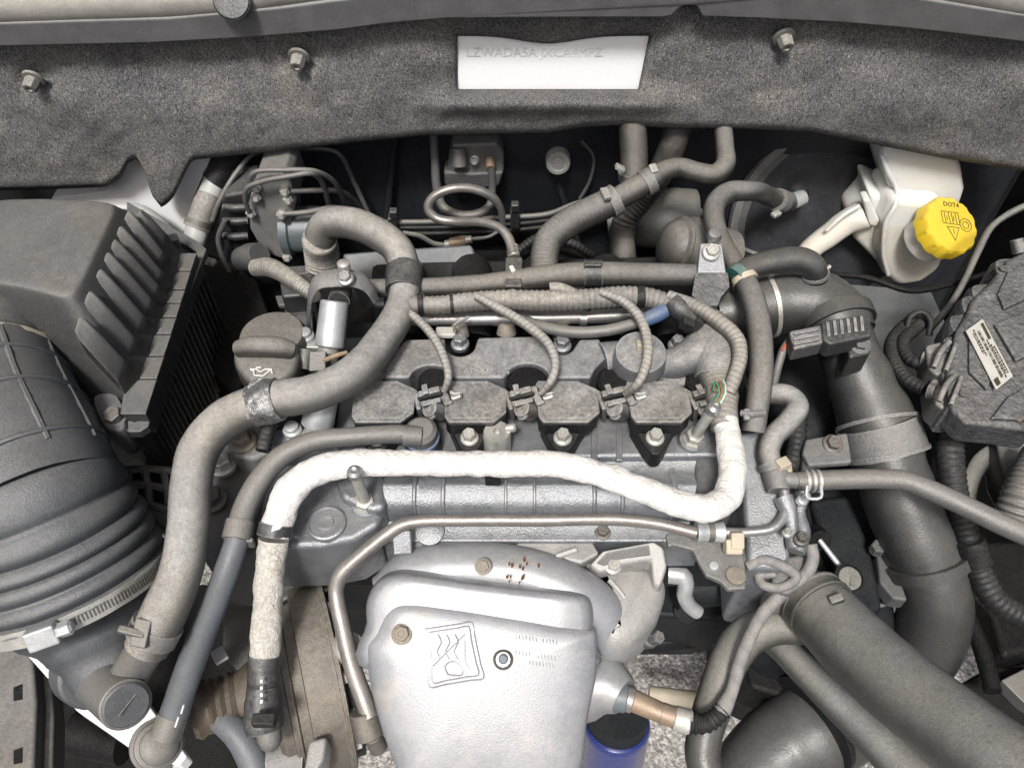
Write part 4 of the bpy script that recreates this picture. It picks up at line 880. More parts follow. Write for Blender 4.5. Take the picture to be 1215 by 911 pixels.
# ------------------------------------------------------------------ dark coolant pipe and bracket behind the wrapped line
tag(hose('black_crosspipe', 'conduit_black', [(282, 665, -.125, 18), (330, 660, -.12, 18), (370, 660, -.12, 17), (390, 668, -.125, 17), (396, 684, -.135, 17)]), 'black plastic pipe passing behind the dirty white-wrapped line', 'pipe')
tag(plate('black_bracket', 'black_plastic', [(322, 690), (345, 684), (375, 684), (378, 700), (350, 706), (330, 716)], -.15, .03, None, bevel=.004), 'small black bracket above the grey compressor housing', 'bracket')
# ================================================================== REAR OF THE BAY
im = thing('intake_manifold', 'black plastic intake manifold in the shade behind the fuel rail', 'manifold', P(640, 390, -.12))
for i, px in enumerate((480, 560, 640, 720, 800)):
    hose('runner', 'dark_plastic', [(px, 402, -.05, 46), (px, 375, -.04, 48), (px, 345, -.06, 48), (px, 325, -.11, 48)], im, seg=20)
plate('plenum', 'dark_plastic', [(440, 310), (850, 300), (850, 350), (440, 362)], -.11, .08, im, bevel=.008)
# fuel rail
fr_ = thing('fuel_rail', 'bare steel fuel rail tube behind the separator cover', 'fuel rail', P(640, 378, -.03))
hose('rail', 'steel', [(478, 379, .002, 16), (560, 378, .002, 17), (640, 377, .002, 17), (720, 375, .002, 17), (784, 371, .002, 16)], fr_, seg=24)
for px in (500, 585, 688): band('joint', 'steel', (px, 377.5, .002, 19), (px + 8, 377.5, .002, 19), fr_)
for px, py in ((545, 390), (601, 388), (668, 394)):
    cyl('injector', 'bolt_brown', (px, py - 6, .0, 18), (px, py + 8, -.012, 24), fr_)
block('label_plate', 'sticker', (517, 392, .004), (541, 392, .004), 14, .006, fr_)
cl = hose('clip', 'conduit', [(540, 394, .012, 4), (539, 386, .018, 4), (548, 380, .022, 4), (556, 376, .022, 4)], fr_, seg=8)
# main harness conduit
mh = thing('wiring_harness', 'tan corrugated wiring conduit running above the fuel rail', 'harness', P(640, 358, .02))
hose('conduit', 'conduit', [(486, 362, .032, 21), (520, 362, .034, 22), (560, 358, .036, 23), (600, 356, .037, 24), (655, 357, .037, 25), (700, 355, .037, 25), (740, 352, .036, 25), (772, 354, .034, 24), (798, 362, .03, 22)], mh, corr=(.045, .0052))
for a, b in ((496, 502), (534, 538), (583, 588), (694, 700), (754, 764)):
    ya = 361 if a < 550 else (356 if a < 740 else 352.5); band('tape_band', 'conduit_black', (a, ya, .035, 26), (b, ya - .3, .035, 26), mh)
hose('branch', 'conduit', [(652, 342, .045, 14), (664, 342, .045, 14), (686, 350, .04, 12)], mh)
hose('outlet_branch', 'wire_tape', [(793, 351, .038, 14), (825, 364, .04, 17), (856, 384, .04, 18), (874, 402, .036, 19), (878, 424, .03, 18), (872, 446, .024, 18), (864, 466, .016, 18)], mh, rough=.05, step=.003)
# fuel return hose with blue end
fh = thing('purge_hose', 'thin grey hose with a blue end below the fuel rail', 'hose', P(700, 390, -.02))
hose('hose', 'hose_grey', [(622, 380, .004, 13), (645, 388, .01, 14), (680, 394, .014, 14), (720, 392, .018, 14), (752, 384, .022, 14), (772, 377, .026, 15)], fh)
hose('blue_end', 'blue_hose', [(764, 380, .024, 17), (780, 373, .028, 19), (790, 367, .03, 19)], fh)
# breather hose across the back
bh = thing('crossover_hose', 'brown dusty rubber hose running straight across behind the engine', 'hose', P(640, 340, .0))
hose('hose', 'hose_brown', [(440, 342, .02, 22), (500, 341, .025, 22), (560, 338, .03, 23), (610, 333, .033, 25), (650, 328, .034, 28), (700, 325, .034, 29), (770, 326, .032, 28), (832, 327, .03, 27)], bh)
hose('collar', 'black_plastic', [(693, 325, .034, 33), (714, 325, .034, 33)], bh, seg=10, step=.02)
block('collar_clip', 'black_plastic', (693, 312, .05), (714, 312, .05), 8, .012, bh)
# ------------------------------------------------------------------ air conditioning lines and valve on the firewall
av = thing('expansion_valve', 'dusty metal expansion valve block bolted to the black firewall', 'valve', P(565, 215, Y(.42)))
MB().prism([P(x, y, Y(.425)) for x, y in ((536, 172), (590, 170), (598, 182), (598, 205), (588, 214), (530, 212), (532, 190))], (0, .04, 0)).build('block', 'cast_dusty', av, bevel=.004)
MB().prism([P(x, y, Y(.415)) for x, y in ((526, 204), (560, 206), (598, 204), (592, 222), (560, 226), (528, 222))], (0, .03, 0)).build('lower_bracket', 'cast_dark', av, bevel=.004)
cyl('port', 'hose_grey', (544, 176, Y(.42), 18), (545, 198, Y(.41), 18), av)
bolt('zinc', 563, 190, Y(.423), 12, av, (0, -1, .3), h=.008)
cyl('pipe_seat', 'brass_brown', (581, 188, Y(.424), 12), (582, 200, Y(.41), 11), av)
tag(hose('suction_line', 'hose_grey', [(514, 150, Y(.43), 10), (516, 190, Y(.42), 10), (519, 226, Y(.41), 11), (526, 246, Y(.40), 11), (546, 255, Y(.39), 11), (566, 254, Y(.39), 11), (581, 244, Y(.40), 10), (584, 226, Y(.41), 9), (583, 198, Y(.415), 9)], seg=16, step=.003), 'bare grey metal line dropping down the firewall to a U-bend', 'pipe')
ll = thing('looped_line', 'tan metal line forming an open loop in front of the firewall', 'pipe', P(608, 320, -.02))
hose('line', 'tube_steel', [(596, 264, Y(.36), 8), (594, 248, Y(.36), 9), (584, 234, Y(.36), 11), (560, 224, Y(.36), 11), (532, 225, Y(.355), 11), (512, 236, Y(.35), 11), (508, 248, Y(.345), 11), (518, 259, Y(.34), 11), (540, 263, Y(.335), 11), (572, 264, Y(.32), 11), (594, 271, Y(.305), 11), (604, 284, Y(.29), 12), (609, 302, Y(.27), 12)], ll, seg=16, step=.003)
hose('fitting', 'zinc', [(608, 292, Y(.283), 14), (610, 306, Y(.268), 15)], ll, corr=(.08, .005))
block('connector', 'black_plastic', (610, 305, .045), (609, 340, .04), 20, .025, ll)
block('connector_mark', 'wire_white', (606, 314, .047), (610, 321, .046), 6, .004, ll)
cyl('lower_pin', 'conduit', (609, 338, .035, 10), (608, 352, .03, 9), ll)
tag(MB().lathe(P(662, 191, Y(.432)), (0, -1, .15), [(.0165, -.04), (.0165, .006), (.015, .009), (.011, .0095), (.0105, .0075), (.007, .0075), (.006, .009), (.002, .009)], 36).build('grommet', 'cast_bright'), 'round pale grey grommet set in the black firewall', 'grommet')
# seams of the firewall and cables crossing it
for a_, b_ in (((640, 150), (700, 330)), ((300, 150), (262, 330)), ((470, 150), (452, 330))):
    hose('seam', 'firewall_black', [(*a_, Y(.452), 7), ((a_[0] + b_[0]) / 2, 240, Y(.452), 8), (*b_, Y(.452), 7)], body, seg=8)
tag(hose('bulkhead_cable', 'conduit_black', [(612, 300, Y(.40), 11), (640, 282, Y(.41), 11), (676, 288, Y(.40), 11), (704, 304, Y(.39), 11), (726, 316, Y(.38), 11)], corr=(.05, .006)), 'thin black ribbed cable low on the firewall beside the ribbed heater hose', 'cable')
tag(hose('bulkhead_wire', 'hose_grey', [(690, 168, Y(.44), 4), (704, 186, Y(.44), 4), (700, 214, Y(.44), 4), (688, 236, Y(.44), 4)], seg=8), 'thin grey wire hanging down the firewall right of the round grommet', 'wire')
tag(hose('duct_cable', 'conduit_black', [(880, 300, Y(.40), 9), (905, 318, Y(.39), 9), (935, 330, Y(.37), 9)], seg=10), 'short black cable under the vacuum hose bend', 'cable')
# brake lines on the firewall
BL = [([(441, 264, Y(.43), 6.5), (520, 263, Y(.43), 6.5), (600, 258, Y(.43), 6.5), (650, 254, Y(.43), 6.5), (690, 240, Y(.43), 6.5), (760, 236, Y(.43), 6.5), (810, 240, Y(.43), 7), (832, 252, Y(.42), 8), (850, 275, Y(.40), 9)], 'uppermost grey metal brake line along the firewall'),
      ([(430, 270, Y(.43), 6), (520, 270, Y(.43), 6), (610, 266, Y(.43), 6), (670, 258, Y(.43), 6), (705, 246, Y(.43), 6), (760, 243, Y(.43), 6), (820, 246, Y(.42), 6)], 'middle dark brake line along the firewall'),
      ([(425, 277, Y(.43), 6), (520, 277, Y(.43), 6), (610, 273, Y(.43), 6), (680, 264, Y(.43), 6), (720, 254, Y(.43), 6), (800, 256, Y(.43), 6)], 'lowest dark brake line along the firewall')]
for s_, lab in BL: tag(hose('brake_line', 'hose_grey' if 'upper' in lab else 'conduit_black', s_, seg=10), lab, 'brake line', 'brake lines along the firewall')
for px, py, lab in ((467, 266, 'black clip holding the brake lines left of the looped line'), (611, 258, 'black clip holding the brake lines right of the looped line')):
    t = thing('line_clip', lab, 'clip', P(px, py + 10, Y(.42)), 'firewall line clips')
    MB().add(*boxm(P(px, py, Y(.425)), (.013, .014, .03))).build('clip_body', 'black_plastic', t, bevel=.002)
    MB().add(*boxm(P(px, py - 13, Y(.42)), (.011, .012, .012))).build('clip_lug', 'black_plastic', t, bevel=.002)
sw = thing('inline_connector', 'small brown inline plug on a thin grey wire at the firewall', 'connector', P(545, 288, Y(.38)))
hose('wire', 'hose_grey', [(478, 276, Y(.38), 5), (498, 280, Y(.38), 6), (515, 289, Y(.38), 6), (530, 291, Y(.38), 6)], sw, seg=8)
hose('tail', 'hose_grey', [(560, 284, Y(.38), 5), (580, 281, Y(.38), 4), (592, 274, Y(.39), 4)], sw, seg=8)
cyl('plug', 'brass_brown', (534, 288, Y(.378), 12), (553, 285, Y(.378), 12), sw); cyl('plug_end', 'zinc', (552, 285, Y(.378), 10), (560, 284, Y(.378), 9), sw); cyl('plug_tip', 'zinc', (528, 290, Y(.378), 9), (534, 289, Y(.378), 10), sw)
# ------------------------------------------------------------------ ABS pump
ap = thing('abs_pump', 'grey metal ABS pump block with blue-grey motor, upper left', 'pump', P(330, 310, Y(.35)))
MB().prism([P(x, y, Y(.33)) for x, y in ((302, 214), (335, 206), (344, 214), (352, 238), (346, 262), (348, 300), (334, 308), (312, 300), (296, 272), (294, 244))], (0, .07, 0)).build('valve_block', 'abs_grey', ap, bevel=.004)
p, k = W(338, 272, Y(.35)); MB().lathe(p, (1, 0, 0), [(.034, 0), (.034, .010), (.030, .012), (.030, .046), (.026, .050), (.012, .052)], 36).build('motor', 'motor_blue', ap)
MB().prism([P(x, y, Y(.34)) for x, y in ((264, 232), (298, 226), (296, 275), (300, 300), (268, 300), (258, 268))], (0, .06, 0)).build('coil_housing', 'black_plastic', ap, bevel=.006)
for y0 in (246, 262, 280): hose('coil_ridge', 'black_plastic', [(266, y0, Y(.335), 9), (280, y0 + 1, Y(.332), 10), (294, y0, Y(.335), 9)], ap, seg=10)
hose('port_ring', 'cast_dark', [(288, 308, Y(.32), 30), (300, 305, Y(.31), 34), (308, 303, Y(.305), 30)], ap)
hose('mount_strap', 'cast_dark', [(268, 260, Y(.325), 6), (259, 282, Y(.32), 6), (262, 300, Y(.315), 6), (272, 322, Y(.31), 6)], ap, seg=8)
for px, py in ((304, 221), (304, 233), (298, 252), (338, 226), (334, 254), (342, 236), (341, 304)):
    MB().lathe(P(px, py, Y(.328)), (0.2, -1, .3), [(.0065, -.004), (.0065, .006), (.004, .008), (.003, .012)], 6).build('line_nut', 'zinc', ap)
plate('lower_plate', 'cast_dark', [(334, 316), (372, 314), (372, 324), (336, 326)], -.075, .01, ap)
AL = [[(300, 222, Y(.325), 6), (297, 212, Y(.322), 6), (304, 204, Y(.32), 6), (340, 202, Y(.32), 6.5), (372, 203, Y(.325), 6.5), (392, 212, Y(.34), 6.5), (404, 228, Y(.36), 6.5), (410, 258, Y(.40), 6)],
      [(296, 252, Y(.32), 6), (291, 238, Y(.315), 6), (293, 224, Y(.312), 6), (310, 216, Y(.31), 6.5), (345, 209, Y(.31), 6.5), (368, 206, Y(.315), 6.5), (380, 213, Y(.33), 6.5), (388, 235, Y(.35), 6.5), (394, 262, Y(.37), 6.5)],
      [(345, 227, Y(.325), 6), (375, 226, Y(.335), 6.5), (402, 227, Y(.36), 6.5), (420, 238, Y(.39), 6.5), (436, 256, Y(.42), 6.5), (448, 264, Y(.43), 6.5)],
      [(338, 254, Y(.322), 6), (365, 252, Y(.325), 7), (392, 247, Y(.34), 7), (408, 250, Y(.38), 7), (418, 262, Y(.41), 6)],
      [(252, 262, Y(.34), 6), (262, 236, Y(.35), 6), (280, 206, Y(.37), 6), (300, 184, Y(.40), 5), (330, 179, Y(.43), 5), (390, 178, Y(.44), 5), (403, 184, Y(.44), 6), (420, 216, Y(.44), 6), (438, 256, Y(.435), 6), (441, 266, Y(.43), 6)]]
ALL_ = ['thin brake pipe forming the outer upper arch above the ABS pump', 'thin brake pipe forming the lower front arch over the ABS pump', 'thin brake pipe leaving the ABS pump side to the right, upper', 'short brake pipe leaving the ABS pump just above its motor', 'long thin brake pipe running up under the felt pad and back down']
for s_, lab in zip(AL, ALL_): tag(hose('brake_pipe', 'hose_grey', s_, seg=10, step=.003), lab, 'brake line', 'pipes of the ABS pump')
# filler pipe in the corner
fp = thing('corner_strut', 'grey and olive banded tube standing in the upper left corner', 'tube', P(232, 290, -.05))
hose('upper_sleeve', 'dark_plastic', [(290, 150, Y(.42), 36), (272, 190, Y(.41), 34), (256, 216, Y(.395), 33)], fp)
hose('pale_tube', 'white_dirty', [(257, 212, Y(.397), 27), (247, 236, Y(.38), 27)], fp)
hose('olive_sleeve', 'conduit', [(250, 232, Y(.383), 30), (244, 247, Y(.37), 32), (239, 260, Y(.36), 31), (234, 272, Y(.35), 33)], fp)
hose('olive_ring', 'hose_olive', [(238, 261, Y(.359), 34), (236, 268, Y(.354), 34)], fp, step=.02)
hose('foot', 'white_dirty', [(235, 270, Y(.352), 27), (229, 290, Y(.335), 26)], fp)
# ------------------------------------------------------------------ heater hoses right of centre
ha = thing('heater_hose', 'ribbed dark heater hose joining a tan plastic tee under the pad', 'hose', P(700, 300, -.1))
hose('hose', 'hose_brown', [(646, 330, -.06, 34), (646, 305, -.05, 34), (652, 284, -.04, 34), (676, 264, -.03, 35), (705, 249, -.02, 35), (732, 236, -.012, 34)], ha, corr=(.012, .005))
hose('tee', 'hose_brown', [(724, 241, -.016, 27), (750, 226, -.004, 28), (778, 210, .006, 26)], ha)
hose('tee_riser', 'hose_brown', [(752, 228, Y(.34), 30), (752, 205, Y(.345), 30)], ha)
hose('riser', 'hose_brown', [(752, 208, Y(.345), 33), (752, 180, Y(.36), 33), (750, 140, Y(.38), 33)], ha)
hose('outlet', 'hose_brown', [(768, 216, .004, 26), (786, 204, .008, 24), (806, 199, .008, 23), (828, 205, .006, 24), (848, 207, .006, 24), (860, 196, .012, 24), (860, 175, .02, 22), (857, 145, .03, 22)], ha, step=.003)
def spring_clip(parent, a, b, w, tabs):
    c = band('spring_clamp', 'cast_dusty', (*a, w), (*b, w), parent)
    for t0, t1 in tabs: block('tab', 'zinc', t0, t1, 9, .005, c, bevel=.001)
spring_clip(ha, (722, 242, -.015), (732, 236, -.011), 38, [((716, 222, .01), (722, 234, .008))])
spring_clip(ha, (764, 219, .0), (774, 213, .004), 32, [((774, 194, .025), (778, 204, .02))])
spring_clip(ha, (752, 212, Y(.343)), (752, 203, Y(.345)), 37, [((732, 195, Y(.32)), (742, 200, Y(.32)))])
tag(hose('return_hose', 'hose_brown', [(806, 140, Y(.40), 34), (798, 172, Y(.39), 33), (784, 204, Y(.385), 31), (762, 236, Y(.38), 29), (744, 258, Y(.37), 30), (738, 280, Y(.36), 31), (739, 300, Y(.345), 31), (742, 325, Y(.33), 31)], corr=(.02, .006, .4, .7)), 'second heater hose crossing under the tan tee and dropping down', 'hose')
cn_ = thing('throttle_canister', 'tan dusty ribbed canister behind the upright bracket', 'canister', P(812, 310, -.06))
p, k = W(818, 296, -.03)
MB().lathe(p, (-.85, -.1, .35), [(.034, -.05), (.034, -.012), (.037, -.010), (.037, -.006), (.034, -.004), (.034, .0), (.0365, .002), (.0365, .006), (.033, .008), (.032, .014), (.034, .016), (.0335, .019), (.029, .021), (.026, .028), (.016, .034), (.004, .036)], 36).build('bowl', 'hose_brown', cn_)
tag(hose('canister_pipe', 'hose_olive', [(720, 262, Y(.42), 40), (760, 258, Y(.42), 70), (820, 262, Y(.42), 74)], seg=24), 'wide olive-brown duct in shadow behind the heater hoses', 'duct')
# upright strap bracket with ball stud
ub = thing('strap_bracket', 'upright grey metal strap bracket with ball stud beside the vacuum hose', 'bracket', P(843, 350, .0))
plate('strap', 'cast_grey', [(831, 288, .06), (857, 288, .06), (862, 324, .045), (827, 324, .045)], .05, .006, ub, bevel=.0015)
plate('fold', 'ecu_cast', [(825, 323, .046), (864, 323, .046), (866, 340, .040), (856, 352, .036), (852, 362, .032), (834, 364, .032), (821, 350, .036)], .045, .008, ub, bevel=.001)
bolt('zinc', 844, 299, .0585, 22, ub, (0, -.5, 1), h=.008)
MB().lathe(P(846, 284, .066), (0, -.2, 1), [(.004, -.012), (.004, -.002), (.0062, .001), (.0072, .005), (.0058, .0095), (.002, .0105)], 20).build('ball_stud', 'steel', ub)
# ------------------------------------------------------------------ brake booster and its vacuum hose
bb = thing('brake_booster', 'large black round brake booster against the firewall, right of centre', 'brake booster', P(985, 330, Y(.42)))
p, k = W(990, 262, Y(.45)); r = 122 * k; ax = Vector((.05, -1, .28)).normalized()
MB().lathe(p, ax, [(r * .96, -.05), (r * .99, -.02), (r, -.008), (r * .985, 0), (r * .95, .002), (r * .93, -.002), (r * .90, -.002), (r * .88, .002), (r * .6, .006), (r * .3, .008), (.002, .009)], 72).build('shell', 'booster_black', bb)
MB().lathe(p, ax, [(r * 1.0, -.012), (r * 1.025, -.010), (r * 1.035, -.001), (r * 1.02, .004), (r * .96, .005), (r * .93, .002)], 72).build('crimp_rim', 'cast_dusty', bb)
q = P(948, 236, Y(.428)); MB().lathe(q + Vector((0, .012, 0)), ax, [(.016, 0), (.014, .008), (.010, .012)], 24).build('valve_seat', 'dark_plastic', bb)
vh = thing('vacuum_hose', 'tan vacuum hose bending from the brake booster down to the engine', 'hose', P(880, 335, .0))
hose('hose', 'hose_brown', [(882, 338, .03, 27), (872, 315, .03, 25), (856, 288, .028, 25), (847, 262, .03, 25), (850, 240, .032, 25), (866, 228, .032, 25), (890, 227, .028, 23), (915, 234, Y(.385), 22), (938, 240, Y(.418), 22)], vh)
hose('check_valve', 'zinc_pale', [(940, 239, Y(.416), 20), (953, 234, Y(.424), 18)], vh)
hose('clamp', 'cast_dusty', [(922, 237, Y(.392), 27), (929, 239, Y(.399), 27)], vh, step=.02)
block('clamp_tab', 'zinc', (917, 254, -.01), (926, 250, -.01), 8, .005, vh)
tag(hose('booster_pipe', 'hose_olive', [(846, 282, Y(.37), 7), (868, 288, Y(.375), 7), (882, 296, Y(.375), 7), (898, 302, Y(.37), 7), (915, 303, Y(.36), 7)], seg=10), 'thin olive pipe curving below the vacuum hose', 'pipe')
# ------------------------------------------------------------------ elbow hose onto the charge pipe
eh = thing('elbow_hose', 'short thick rubber elbow hose clamped onto the black charge pipe', 'hose', P(965, 335, .0))
hose('hose', 'pipe_rubber', [(874, 330, .035, 28), (892, 318, .038, 30), (920, 311, .04, 32), (946, 309, .04, 33), (962, 315, .036, 32), (967, 328, .024, 30), (967, 338, .012, 29)], eh, step=.003)
for yy, zz in ((324, .028), (331, .02)): band('clamp_ring', 'cast_dusty', (967, yy, zz, 33), (967, yy + 3, zz - .003, 33), eh)
block('clamp_tab', 'zinc', (978, 320, .03), (985, 314, .035), 5, .003, eh); block('clamp_tab', 'zinc', (978, 332, .022), (986, 338, .02), 5, .003, eh)
band('green_ring', 'green_plastic', (872, 331, .034, 31), (880, 325, .036, 32), eh)
gh = thing('vertical_hose', 'straight tan dusty hose dropping beside the coolant outlet', 'hose', P(900, 500, -.05))
hose('hose', 'hose_brown', [(884, 334, .034, 27), (892, 352, .034, 29), (900, 385, .03, 29), (903, 420, .024, 29), (902, 455, .014, 29), (897, 490, .0, 28), (894, 512, -.01, 28)], gh)
band('end_ring', 'beige_plastic', (882, 328, .036, 30), (885, 334, .034, 31), gh)
hose('clip', 'cast_dusty', [(880, 490, .01, 8), (892, 491, .014, 8), (906, 490, .01, 8)], gh, seg=8)
block('clip_tab', 'cast_dusty', (887, 484, .016), (887, 498, .012), 8, .006, gh)
ph = thing('bypass_hose', 'bent grey hose turning back on itself above the white tee fitting', 'hose', P(915, 560, -.06))
hose('hose', 'hose_dusty', [(884, 468, -.02, 24), (912, 467, -.018, 25), (936, 470, -.016, 26), (946, 482, -.016, 27), (936, 500, -.018, 27), (918, 518, -.022, 26), (912, 536, -.028, 26), (916, 556, -.034, 26)], ph, step=.003)
band('clamp', 'cast_dusty', (914, 548, -.032, 31), (917, 556, -.035, 31), ph)
block('clamp_tab', 'beige_plastic', (926, 542, -.02), (934, 552, -.02), 16, .012, ph)
tag(hose('ribbed_drop_hose', 'conduit_black', [(944, 480, -.05, 22), (946, 500, -.06, 22), (944, 530, -.07, 22), (938, 560, -.08, 22)], corr=(.05, .006)), 'black ribbed conduit hanging behind the bent grey hose', 'conduit')
# ================================================================== RIGHT SIDE
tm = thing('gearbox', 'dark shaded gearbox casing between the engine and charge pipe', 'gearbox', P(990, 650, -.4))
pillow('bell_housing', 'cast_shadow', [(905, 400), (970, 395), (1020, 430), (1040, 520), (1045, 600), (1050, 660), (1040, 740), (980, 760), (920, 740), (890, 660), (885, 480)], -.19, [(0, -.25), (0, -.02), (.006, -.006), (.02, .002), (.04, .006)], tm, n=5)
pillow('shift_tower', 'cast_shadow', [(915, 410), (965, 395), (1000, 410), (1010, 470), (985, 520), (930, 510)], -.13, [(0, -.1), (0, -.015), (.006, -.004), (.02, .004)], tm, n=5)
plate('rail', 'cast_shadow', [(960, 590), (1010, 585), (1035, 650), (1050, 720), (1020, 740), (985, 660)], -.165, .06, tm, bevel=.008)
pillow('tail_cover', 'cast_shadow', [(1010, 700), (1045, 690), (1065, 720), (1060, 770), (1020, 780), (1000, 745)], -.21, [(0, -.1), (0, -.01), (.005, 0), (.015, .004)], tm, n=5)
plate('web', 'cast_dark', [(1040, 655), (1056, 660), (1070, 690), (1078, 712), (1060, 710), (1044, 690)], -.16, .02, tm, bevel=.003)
bolt('cast_dark', 1040, 652, -.15, 18, tm, h=.012, washer=False)
q, k = W(1023, 720, -.19); MB().lathe(q, (0, -.2, 1), [(.010, -.01), (.010, .004), (.0085, .006), (.0045, .006), (.004, .001)], 24).build('eye', 'cast_dark', tm)
hose('cast_rib', 'cast_dark', [(1032, 712, -.19, 7), (1045, 718, -.19, 6), (1055, 712, -.19, 7)], tm, seg=8)
for i in range(3): hose('casting_ridge', 'cast_shadow', [(930 + 26 * i, 600, -.175, 8), (936 + 27 * i, 640, -.17, 8), (940 + 28 * i, 690, -.175, 8)], tm, seg=8)
# engine right end cover
ec = thing('end_cover', 'grey cast housing at the right end of the engine', 'casting', P(905, 620, -.2))
plate('housing', 'cast_grey', [(872, 512, -.04), (910, 505, -.04), (920, 560, -.048), (932, 610, -.058), (940, 660, -.07), (930, 676, -.075), (888, 672, -.075), (884, 620, -.062), (880, 560, -.05)], -.05, .12, ec, bevel=.006)
hose('ridge', 'cast_grey', [(930, 590, -.045, 22), (938, 612, -.05, 18), (940, 630, -.055, 16), (944, 650, -.06, 22)], ec, rough=.08)
hose('ridge', 'cast_grey', [(952, 585, -.05, 20), (948, 606, -.055, 14), (952, 630, -.06, 20), (946, 655, -.065, 18)], ec, rough=.08)
plate('lug', 'cast_dusty', [(920, 660), (955, 655), (962, 690), (935, 705), (915, 695)], -.085, .05, ec, bevel=.005)
bolt('bolt_dark', 950, 640, -.05, 18, ec, h=.008); bolt('zinc_pale', 951, 594, -.04, 14, ec, (.4, 0, 1), h=.009); bolt('zinc', 934, 632, -.045, 12, ec, h=.005)
hose('wire_loop', 'wire_grey', [(886, 672, -.08, 12), (905, 664, -.075, 13), (930, 672, -.075, 13), (945, 684, -.08, 12), (930, 696, -.085, 11), (906, 694, -.09, 11), (900, 684, -.09, 11), (920, 680, -.085, 10)], ec, step=.003)
# tee fitting and thin hose to the right
tf = thing('tee_fitting', 'beige plastic tee fitting joining hoses at the right engine end', 'fitting', P(922, 575, -.06))
hose('barrel', 'cast_dusty', [(916, 548, -.034, 26), (920, 562, -.036, 30), (924, 582, -.04, 26)], tf)
hose('arm', 'cast_dusty', [(922, 568, -.036, 20), (945, 570, -.036, 20), (952, 571, -.036, 20)], tf)
plate('lug', 'beige_plastic', [(926, 548), (940, 548), (942, 566), (930, 572)], -.03, .01, tf, bevel=.002)
oh = thing('overflow_hose', 'smooth grey hose running from the beige tee to the right edge', 'hose', P(1060, 575, -.06))
hose('hose', 'hose_grey', [(945, 571, -.036, 23), (990, 569, -.034, 24), (1040, 568, -.032, 24), (1072, 570, -.03, 25), (1100, 580, -.03, 25), (1140, 598, -.03, 25), (1185, 620, -.03, 26), (1235, 642, -.03, 27)], oh, step=.003)
for x_ in (954, 961, 968): band('clamp_ring', 'zinc', (x_, 570.5, -.036, 28), (x_ + 3.5, 570.4, -.036, 28), oh)
c_ = hose('clamp_wire', 'zinc_pale', [(958, 576, -.015, 4), (958, 590, -.02, 4), (974, 590, -.02, 4), (974, 576, -.015, 4)], oh, seg=8, step=.003)
# ------------------------------------------------------------------ charge air pipe
cp_ = thing('charge_pipe', 'thick black plastic charge air pipe curving down the right side', 'pipe', P(1100, 780, -.4))
hose('elbow', 'pipe_rubber', [(846, 372, -.02, 62), (880, 368, -.018, 70), (925, 360, -.014, 78), (965, 362, -.012, 84), (990, 380, -.014, 82), (1000, 400, -.02, 76)], cp_, seg=40)
hose('elbow_ring', 'zinc', [(908, 362, -.015, 80), (913, 361, -.0145, 80)], cp_, seg=40)
hose('elbow_flange', 'pipe_rubber', [(988, 376, -.014, 90), (994, 390, -.017, 90)], cp_, seg=40, step=.02)
hose('straight', 'pipe_rubber', [(996, 388, -.016, 66), (1008, 420, -.03, 68), (1022, 455, -.048, 76), (1042, 504, -.072, 88)], cp_, seg=40)
hose('clamp_band', 'cast_dusty', [(1041, 502, -.071, 93), (1052, 538, -.09, 94)], cp_, seg=48, step=.05)
hose('clamp_edge', 'cast_dusty', [(1040.5, 500, -.0705, 95.5), (1041.5, 504, -.072, 95.5)], cp_, seg=48, step=.05)
hose('clamp_edge', 'cast_dusty', [(1051.5, 535, -.0885, 96.5), (1052.5, 539, -.0905, 96.5)], cp_, seg=48, step=.05)
lg = plate('clamp_lug', 'cast_dusty', [(956, 520), (1006, 512), (1012, 548), (960, 552), (952, 536)], -.055, .008, cp_, bevel=.003)
plate('lug_skirt', 'cast_dark', [(954, 522), (962, 520), (970, 552), (950, 566)], -.062, .03, cp_, bevel=.003)
bolt('bolt_dark', 988, 527, -.054, 24, cp_, (0, -.25, 1), h=.008)
hose('lower', 'pipe_rubber', [(1049, 535, -.088, 84), (1056, 555, -.096, 82), (1072, 600, -.118, 86), (1090, 645, -.14, 86), (1100, 668, -.152, 84)], cp_, seg=40)
hose('joint_ring', 'pipe_rubber', [(1098, 661, -.148, 97), (1102, 674, -.156, 97)], cp_, seg=40, step=.05)
hose('bottom_elbow', 'pipe_rubber', [(1100, 664, -.15, 80), (1107, 690, -.163, 80), (1110, 718, -.185, 82), (1104, 748, -.215, 84), (1088, 778, -.25, 84), (1060, 806, -.29, 80), (1020, 840, -.34, 76)], cp_, seg=40)
bz = [(1062, 432), (1090, 452), (1108, 492), (1113, 515), (1108, 548), (1096, 570), (1070, 575), (1020, 560), (1010, 470)]
plate('flange_plate', 'cast_shadow', bz, -.105, .01, cp_, bevel=.003)
p, k = W(1095, 522, -.104); MB().lathe(p - Vector((0, 0, .003)), (0, 0, 1), [(.0085, 0), (.0085, .0036), (.0065, .0040)], 24).build('flange_hole', 'soot', cp_)
ps = thing('pressure_sensor', 'dusty pressure sensor with plug sitting on the charge pipe', 'sensor', P(985, 400, .02))
plate('body', 'black_plastic', [(975, 380), (1024, 372), (1034, 376), (1035, 398), (985, 408), (976, 402)], .028, .02, ps, bevel=.003)
plate('plug', 'connector', [(936, 392), (975, 384), (978, 406), (942, 414)], .026, .018, ps, bevel=.003)
for i in range(6): block('rib', 'connector', (982 + i * 8, 381 - i * 1.3, .030), (984 + i * 8, 398 - i * 1.3, .030), 4, .004, ps, bevel=.0008)
for i in range(3): block('plug_rib', 'connector', (942, 396 + i * 6, .028), (972, 390 + i * 6, .028), 3, .004, ps, bevel=.0008)
plate('foot', 'pipe_rubber', [(1004, 398), (1034, 394), (1034, 418), (1008, 424)], .012, .03, ps, bevel=.004)
